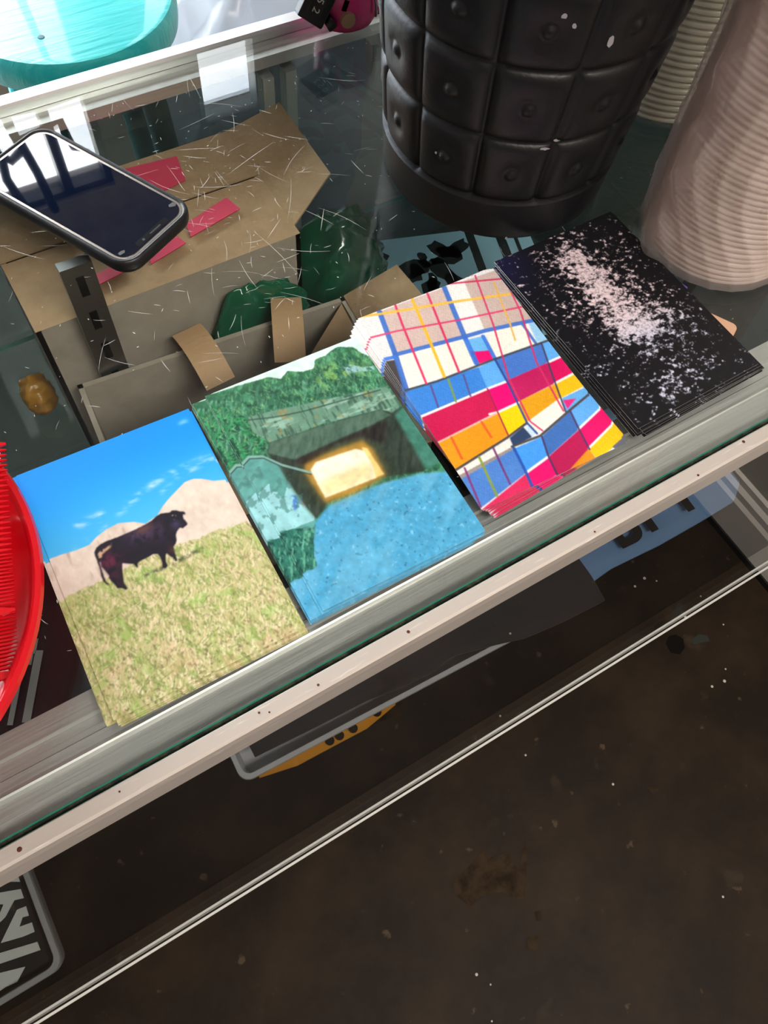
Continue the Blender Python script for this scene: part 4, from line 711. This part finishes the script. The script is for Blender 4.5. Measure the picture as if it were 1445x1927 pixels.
o = obj('paper_strip', prism([(0.366, 0.128), (0.3945, 0.1215), (0.399, 0.108), (0.392, 0.1015), (0.366, 0.108)], 0.0, 0.0002), mat('purple_paper', srgb(104, 76, 160), 0.5)); o.location = (0, 0, 0.00002)
tag(o, 'scrap of purple paper between the black water cards and the lid stack', 'paper')

# ------------------------------------------------------------------ boxes and goods inside the case
def carton(name, label, x0, x1, y0, y1, z0, z1, rot, m, closed):
    cx, cy = (x0 + x1) / 2, (y0 + y1) / 2; t = thing(name, label, 'box', (cx, cy, z0), (0, 0, math.radians(rot)))
    hx, hy, h = (x1 - x0) / 2, (y1 - y0) / 2, z1 - z0; th = 0.004
    obj('bottom', boxm(-hx, hx, -hy, hy, 0.0003, th), m, t)
    for a in ((-hx, -hx + th, -hy, hy), (hx - th, hx, -hy, hy)): obj('side_wall', boxm(*a, 0.0003, h), m, t)
    for a in ((-hx, hx, -hy, -hy + th), (-hx, hx, hy - th, hy)): obj('end_wall', boxm(*a, 0.0003, h), m, t)
    return t, hx, hy, h
def sheet(name, pts, m, parent, t=0.0015):
    bm = bmesh.new(); bm.faces.new([bm.verts.new(p) for p in pts]); return obj(name, solid(bm, t), m, parent)
boxb, hx, hy, h = carton('cardboard_box', 'closed tan cardboard box with pink tape stored under the phone', 0.006, 0.218, 0.3285, 0.460, SH, -0.062, 0, KRAFT_G, True)
sheet('flap', [(-hx, -hy, h), (hx, -hy, h), (hx, hy * 0.05, h + 0.002), (-hx, hy * 0.05, h + 0.002)], KRAFT, boxb)
sheet('flap', [(-hx, hy, h), (hx, hy, h), (hx, hy * 0.07, h + 0.0035), (-hx, hy * 0.07, h + 0.0035)], KRAFT, boxb)
sheet('flap', [(hx, -hy + 0.01, h), (hx, hy, h), (hx + 0.050, hy * 0.98, h + 0.012), (hx + 0.047, -hy * 0.45, h + 0.012)], KRAFT, boxb)
for pts in ([(-0.070, -0.052), (-0.030, -0.046), (-0.031, -0.036), (-0.071, -0.042)], [(-0.01, -0.048), (0.022, -0.040), (0.015, -0.02), (-0.004, -0.028)], [(0.028, -0.036), (0.074, -0.026), (0.070, -0.010), (0.030, -0.022)], [(-0.02, 0.01), (0.05, 0.022), (0.055, 0.05), (0.0, 0.056), (-0.03, 0.04)]):
    o = obj('pink_tape', prism(pts, h + 0.0045, h + 0.0052), PINKT, boxb)
boxa, hx, hy, h = carton('cardboard_box', 'open brown cardboard box with torn flaps stored under the tunnel postcards', 0.010, 0.236, 0.150, 0.308, SH, -0.117, -4.5, KRAFT_G, False)
sheet('flap', [(-hx + .004, -hy, h), (hx, -hy, h), (hx - 0.01, -0.012, h - 0.028), (-hx + 0.012, -0.012, h - 0.028)], KRAFT, boxa)
sheet('flap', [(hx, -hy, h), (hx, hy, h), (hx + 0.044, hy * 0.9, h + 0.026), (hx + 0.060, -hy * 0.5, h + 0.022)], KRAFT, boxa)
sheet('flap', [(hx - 0.005, hy - 0.006, h), (0.02, 0.008, h - 0.02), (0.05, -0.03, h - 0.022), (hx - 0.005, 0.0, h - 0.01)], KRAFT, boxa)
for x, rz, ln in ((-0.018, 0.15, 0.052), (0.060, -0.35, 0.056)):
    bm = gridmesh(4, 10, lambda u, v: ((u - 0.5) * 0.025, 0.014 - ln * v, 0.012 * math.sin(PI * (0.18 + v * 0.75)) - 0.008 * v + 0.004)); o = obj('paper_tape', solid(bm, 0.0006), TAPE, boxa); o.location = (x, hy - 0.004, h); o.rotation_euler = (0, 0, rz)
for pts in ([(-0.036, -0.004), (0.028, 0.012), (0.026, 0.028), (-0.036, 0.012)], [(0.082, -0.03), (0.108, -0.022), (0.10, -0.006), (0.085, -0.012)]):
    obj('pink_tape', prism(pts, h - 0.024, h - 0.023), PINKT, boxa)
GRN = mat('green_film', srgb(18, 92, 62), 0.15, coat=0.4); GLD = mat('gold_film', srgb(190, 136, 46), 0.3)
def bag(name, label, loc, rx, ry, rz_, m, seed):
    bm = bmesh.new(); bmesh.ops.create_icosphere(bm, subdivisions=4, radius=1.0); r_ = random.Random(seed); ph_ = [r_.uniform(0, 6) for _ in range(6)]
    for v in bm.verts:
        c = v.co; k = 1 + 0.10 * math.sin(5 * c.x + ph_[0]) * math.sin(6 * c.y + ph_[1]) + 0.05 * math.sin(13 * c.y + 9 * c.z + ph_[2]) + 0.03 * math.sin(23 * c.x - 17 * c.z + ph_[3])
        v.co = Vector((c.x * rx * k, c.y * ry * k, max(-0.86, c.z) * rz_ * (k if c.z > 0 else 1) + 0.86 * rz_))
    return tag(obj(name, bm, m, None, True), label, 'bag') , bm
for nm, lb, loc, s, m, sd in (('snack_bag', 'glossy green snack bag squeezed upright between the two cardboard boxes', (0.172, 0.3205, SH + 0.0005), (0.046, 0.0052, 0.071), GRN, 1),
                              ('snack_bag', 'gold snack bag inside the open cardboard box', (0.050, 0.262, SH + 0.0045), (0.028, 0.026, 0.036), GLD, 2),
                              ('snack_bag', 'green snack bag leaning behind the open cardboard box flap', (0.278, 0.372, SH + 0.0005), (0.045, 0.04, 0.06), GRN, 3),
                              ('snack_bag', 'small gold snack bag in the dark beside the open cardboard box', (-0.0135, 0.392, SH + 0.0005), (0.014, 0.018, 0.02), GLD, 4)):
    o, _ = bag(nm, lb, loc, *s, m, sd); o.location = loc

# black printed fabric with pink script and grey bars, folded along the front of the shelf
PURP = mat('black_fabric', srgb(26, 15, 24), 0.9)
fb = thing('folded_banner', 'black fabric banner with pink script and grey bars folded on the upper glass shelf', 'banner', (0, 0, SH))
pts = [(-0.42, 0.082), (0.40, 0.082), (0.40, 0.132), (-0.012, 0.132), (-0.012, 0.262), (-0.42, 0.262)]
obj('fabric', prism(pts, 0.0003, 0.006, 0.001), PURP, fb)
PSCR = mat('pink_print', srgb(196, 66, 96), 0.8); GBAR = mat('grey_print', srgb(160, 156, 152), 0.8)
for k in range(26):
    cx = -0.03 + k * 0.0155; bm = bmesh.new()
    a0 = rs.uniform(0, 6); path = [(cx + 0.007 * math.cos(a0 + q * 0.7), 0.112 + 0.013 * math.sin(a0 * 1.3 + q * 0.75), 0.0064) for q in range(6)]
    tube(bm, path, 0.0012, 6); obj('pink_stroke', bm, PSCR, fb, True)
for (x, y, L, wd, a) in ((-0.110, 0.150, 0.055, 0.006, 60), (-0.1195, 0.156, 0.06, 0.004, 60), (-0.100, 0.180, 0.012, 0.008, 60), (-0.092, 0.196, 0.012, 0.008, 60), (-0.106, 0.172, 0.01, 0.007, 60), (-0.13, 0.165, 0.05, 0.005, 60)):
    o = obj('grey_bar', boxm(-L / 2, L / 2, -wd / 2, wd / 2, 0.0, 0.0006), GBAR, fb); o.location = (x, y, 0.006); o.rotation_euler = (0, 0, math.radians(a))

# blue printed sheet with dark foliage and posts, under the planter
bp = thing('printed_sheet', 'glossy blue printed sheet with dark leaf silhouettes lying below the planter', 'print', (0.40, 0.335, SH + 0.0004), (0, 0, math.radians(-18)))
obj('sheet', boxm(-0.095, 0.095, -0.075, 0.075, 0, 0.0008), mat('pale_blue_print', srgb(168, 214, 234), 0.3), bp)
DKL = mat('dark_leaf_print', srgb(22, 34, 36), 0.5)
for k in range(34):
    x = rs.uniform(-0.09, 0.02); y = rs.uniform(-0.07, 0.06); L = rs.uniform(0.008, 0.02); a = rs.uniform(0, 6)
    pts = [(L * math.cos(q) * rs.uniform(0.6, 1.15), 0.5 * L * math.sin(q) * rs.uniform(0.5, 1.5)) for q in np.linspace(0, 2 * PI, 11)[:-1]]
    o = obj('leaf_shape', prism(pts, 0, 0.0003), DKL, bp); o.location = (x, y, 0.0008); o.rotation_euler = (0, 0, a)
for x, wd in ((0.030, 0.009), (0.062, 0.010), (0.078, 0.004)): obj('post_shape', boxm(x - wd / 2, x + wd / 2, -0.074, 0.074, 0.0008, 0.0012), DKL, bp)

# ------------------------------------------------------------------ goods on the lower deck, seen through the front glass
TRAYM = mat('grey_plastic_tray', srgb(232, 232, 236), 0.4)
def tray(label, loc, rz, L, Wd, Hh, m):
    t = thing('tray', label, 'tray', loc, (0, 0, rz))
    def loop(ins, z, r): return [(x, y, z) for x, y in rrect(L - 2 * ins, Wd - 2 * ins, r, 5)]
    prof_ = [(0.006, 0.0003, 0.012), (0.0, Hh * 0.7, 0.012), (-0.0015, Hh - 0.002, 0.013), (-0.001, Hh, 0.013), (0.004, Hh, 0.010), (0.005, Hh - 0.002, 0.009), (0.009, 0.003, 0.008)]
    bm = bmesh.new(); rr = [[bm.verts.new(p) for p in loop(*q)] for q in prof_]; n = len(rr[0])
    for a, b in zip(rr[:-1], rr[1:]):
        for k in range(n): bm.faces.new((a[k], a[(k + 1) % n], b[(k + 1) % n], b[k]))
    bm.faces.new(rr[0][::-1]); bm.faces.new(rr[-1]); obj('shell', bm, m, t, 35)
    return t
def at_z(p, z0, z1):
    """slide a traced outline point from one deck height to another"""
    k = (0.406 - z1) / (0.406 - z0); return (p[0] * k, -0.105 + (p[1] + 0.105) * k)
TRIM_Z = DECK_Z + 0.066
tray('grey plastic tray with black clothing in it behind the front glass', (0.2265, 0.138, DECK_Z + 0.026), math.radians(-2.2), 0.462, 0.176, 0.040, TRAYM)
def hem_sheet(name, label, cat, hem, depth, zf, m, n=60, ny=10, t=0.003):
    """folded garment: near hem follows the traced outline, cloth runs back from it"""
    hem = np.array(hem); L = np.r_[0, np.cumsum(np.hypot(*np.diff(hem, axis=0).T))]; L /= L[-1]
    def fn(u, v):
        x = float(np.interp(u, L, hem[:, 0])); y = float(np.interp(u, L, hem[:, 1])); yb = max(depth, y + 0.005)
        return (x, y + (yb - y) * v, zf(u, v))
    return tag(obj(name, gridslab(n, ny, fn, t), m, None, True), label, cat), fn
BLK = mat('black_cotton', srgb(48, 49, 55), 0.9, sheen=0.2); BLUE = mat('blue_cotton', srgb(132, 172, 222), 0.85); YEL = mat('yellow_cotton', srgb(236, 160, 30), 0.85)
hem = [at_z(p, -0.33, TRIM_Z + 0.004) for p in [(0.012, 0.043), (0.074, 0.039), (0.122, 0.037), (0.159, 0.031), (0.192, 0.029), (0.213, 0.033), (0.255, 0.022), (0.285, 0.013), (0.327, 0.008), (0.377, 0.005), (0.381, 0.032), (0.381, 0.062)]]
hem_sheet('shirt', 'black shirt folded over the grey tray with its hem past the rim', 'shirt', hem, 0.20, lambda u, v: TRIM_Z + 0.0035 + 0.004 * v + 0.003 * math.sin(9 * u + 5 * v) * v, BLK)
hem = [at_z(p, -0.385, DECK_Z + 0.012) for p in [(0.008, 0.035), (0.044, 0.027), (0.072, 0.026), (0.118, 0.024), (0.154, 0.030)]]
yo, f_yel = hem_sheet('shirt', 'yellow dotted shirt lying flat under the grey tray', 'shirt', hem, 0.20, lambda u, v: DECK_Z + 0.008 + 0.010 * math.sin(PI * min(1, v + 0.12)), YEL)
for k, u in enumerate((0.50, 0.57, 0.67, 0.86)):
    p_ = f_yel(u, 0.045); o = obj('dark_dot', lathe([(0.0055, 0.0), (0.005, 0.0008), (0, 0.001)], 12), BLACK, yo); o.location = (p_[0], p_[1], p_[2] + 0.0032)
hem = [at_z(p, -0.385, DECK_Z + 0.015) for p in [(0.395, 0.075), (0.398, 0.036), (0.433, 0.039), (0.499, 0.035), (0.561, 0.035), (0.615, 0.036), (0.638, 0.051), (0.636, 0.072)]]
bo, _f = hem_sheet('shirt', 'light blue shirt with dark capital letters folded beside the black shirt', 'shirt', hem, 0.27, lambda u, v: DECK_Z + 0.012 + 0.003 * math.sin(6 * u + 9 * v) + 0.004 * v, BLUE)
DKP = mat('dark_shirt_print', srgb(18, 18, 20), 0.8)
for ch, x in (('B', 0.566), ('F', 0.612), ('T', 0.668)):
    cu = bpy.data.curves.new('letter', 'FONT'); cu.body = ch; cu.size = 0.075; cu.extrude = 0.0006; cu.offset = 0.0018; cu.align_x = 'CENTER'
    tmp = bpy.data.objects.new('letter', cu); C.objects.link(tmp); bpy.context.view_layer.update(); me = bpy.data.meshes.new_from_object(tmp); bpy.data.objects.remove(tmp)
    o = obj('letter', me, DKP, bo); o.location = (x, 0.082, DECK_Z + 0.0225); o.rotation_euler = (0, 0, math.radians(-4))
# zebra-like graphic in a second tray
t2 = tray('dark grey tray lined with a black and white striped graphic behind the front glass', (-0.366, 0.087, DECK_Z + 0.0005), math.radians(0), 0.265, 0.182, 0.050, mat('dark_grey_tray', srgb(190, 190, 188), 0.5))
zg = thing('striped_cloth', 'cloth with bold black and white zebra-like stripes lying in the dark grey tray', 'cloth', (-0.366, 0.087, DECK_Z + 0.0038), (0, 0, 0))
obj('cloth', boxm(-0.120, 0.120, -0.079, 0.079, 0.0, 0.030, 0.003), mat('zebra_black', srgb(26, 30, 32), 0.85), zg)
WHT = mat('zebra_white', srgb(250, 252, 246), 0.8)
zz = 0.030
for pts in [[(0.0987, 0.0045), (0.1175, -0.0028), (0.1174, -0.0124), (0.1086, -0.0095), (0.0959, -0.0196), (0.0897, -0.0215), (0.0924, -0.0137), (0.0982, -0.0076), (0.0951, -0.0058)], [(0.0844, -0.0397), (0.108, -0.0192), (0.1167, -0.0206), (0.1161, -0.0302), (0.1102, -0.0286), (0.1047, -0.0351), (0.1166, -0.0376), (0.116, -0.047), (0.1043, -0.0452)], [(0.0808, -0.0476), (0.1152, -0.0568), (0.1153, -0.0652), (0.0777, -0.0566)], [(0.0751, -0.0641), (0.0977, -0.0714), (0.0866, -0.0799), (0.0755, -0.0785), (0.0701, -0.0788)], [(0.1012, 0.0118), (0.1195, 0.0107), (0.1194, 0.0039), (0.1113, 0.0087), (0.1006, 0.0102)]]:
    obj('white_stripe', prism(pts, zz, zz + 0.0008), WHT, zg)

# ------------------------------------------------------------------ customer side: teal stool and a plastic-wrapped bundle
st = thing('stool', 'round teal painted wooden stool standing on the customer side of the counter', 'stool', (0.228, 1.023, -1.0))
TEAL = mat('teal_paint', srgb(40, 186, 190), 0.34, noise=(26, 0.45, 0.7), col2=srgb(74, 206, 206), bump=(22, 0.8), stretch=(0.5, 5, 1), coat=0.5)
obj('seat', lathe([(0, 0.705), (0.140, 0.705), (0.1475, 0.710), (0.1495, 0.722), (0.1490, 0.742), (0.1455, 0.7485), (0.138, 0.75), (0, 0.75)], 96), TEAL, st, 40)
for k in range(4):
    a = PI / 4 + k * PI / 2; bm = bmesh.new(); tube(bm, [(0.155 * math.cos(a), 0.155 * math.sin(a), 0.0), (0.098 * math.cos(a), 0.098 * math.sin(a), 0.706)], [0.015, 0.019], 12); obj('leg', bm, TEAL, st, True)
    b = a + PI / 2; bm = bmesh.new(); r_ = 0.138; tube(bm, [(r_ * math.cos(a), r_ * math.sin(a), 0.22), (r_ * math.cos(b), r_ * math.sin(b), 0.22)], 0.010, 10); obj('rung', bm, TEAL, st, True)
o = obj('screw_plug', lathe([(0.0045, 0.0), (0.004, 0.0006), (0, 0.0008)], 14), mat('dark_teal', srgb(16, 92, 100), 0.5), st); o.location = (-0.052, -0.080, 0.7502)
bg_, _ = bag('plastic_bundle', 'bundle wrapped in crumpled clear grey plastic on the customer side floor', (0, 0, 0), 0.20, 0.16, 0.35, film('grey_film', (0.8, 0.82, 0.85, 1), 0.80, 0.2, srgb(214, 218, 226)), 9)
bg_.location = (0.61, 1.24, -1.0)
md = bg_.modifiers.new('crumple', 'DISPLACE'); tx = bpy.data.textures.new('crumple', 'VORONOI'); tx.noise_scale = 0.06; md.texture = tx; md.strength = 0.03
bg_.data.name = 'plastic_bundle'

# ------------------------------------------------------------------ unseen housing added around the fill light
cl = thing('fill_lamp', 'unseen ceiling fill lamp added above the staff side of the counter', 'lamp', (0.40, -1.15, 1.85))
obj('housing', boxm(-0.60, 0.60, -0.28, 0.28, -0.07, 0.0, 0.01), TRIM, cl)
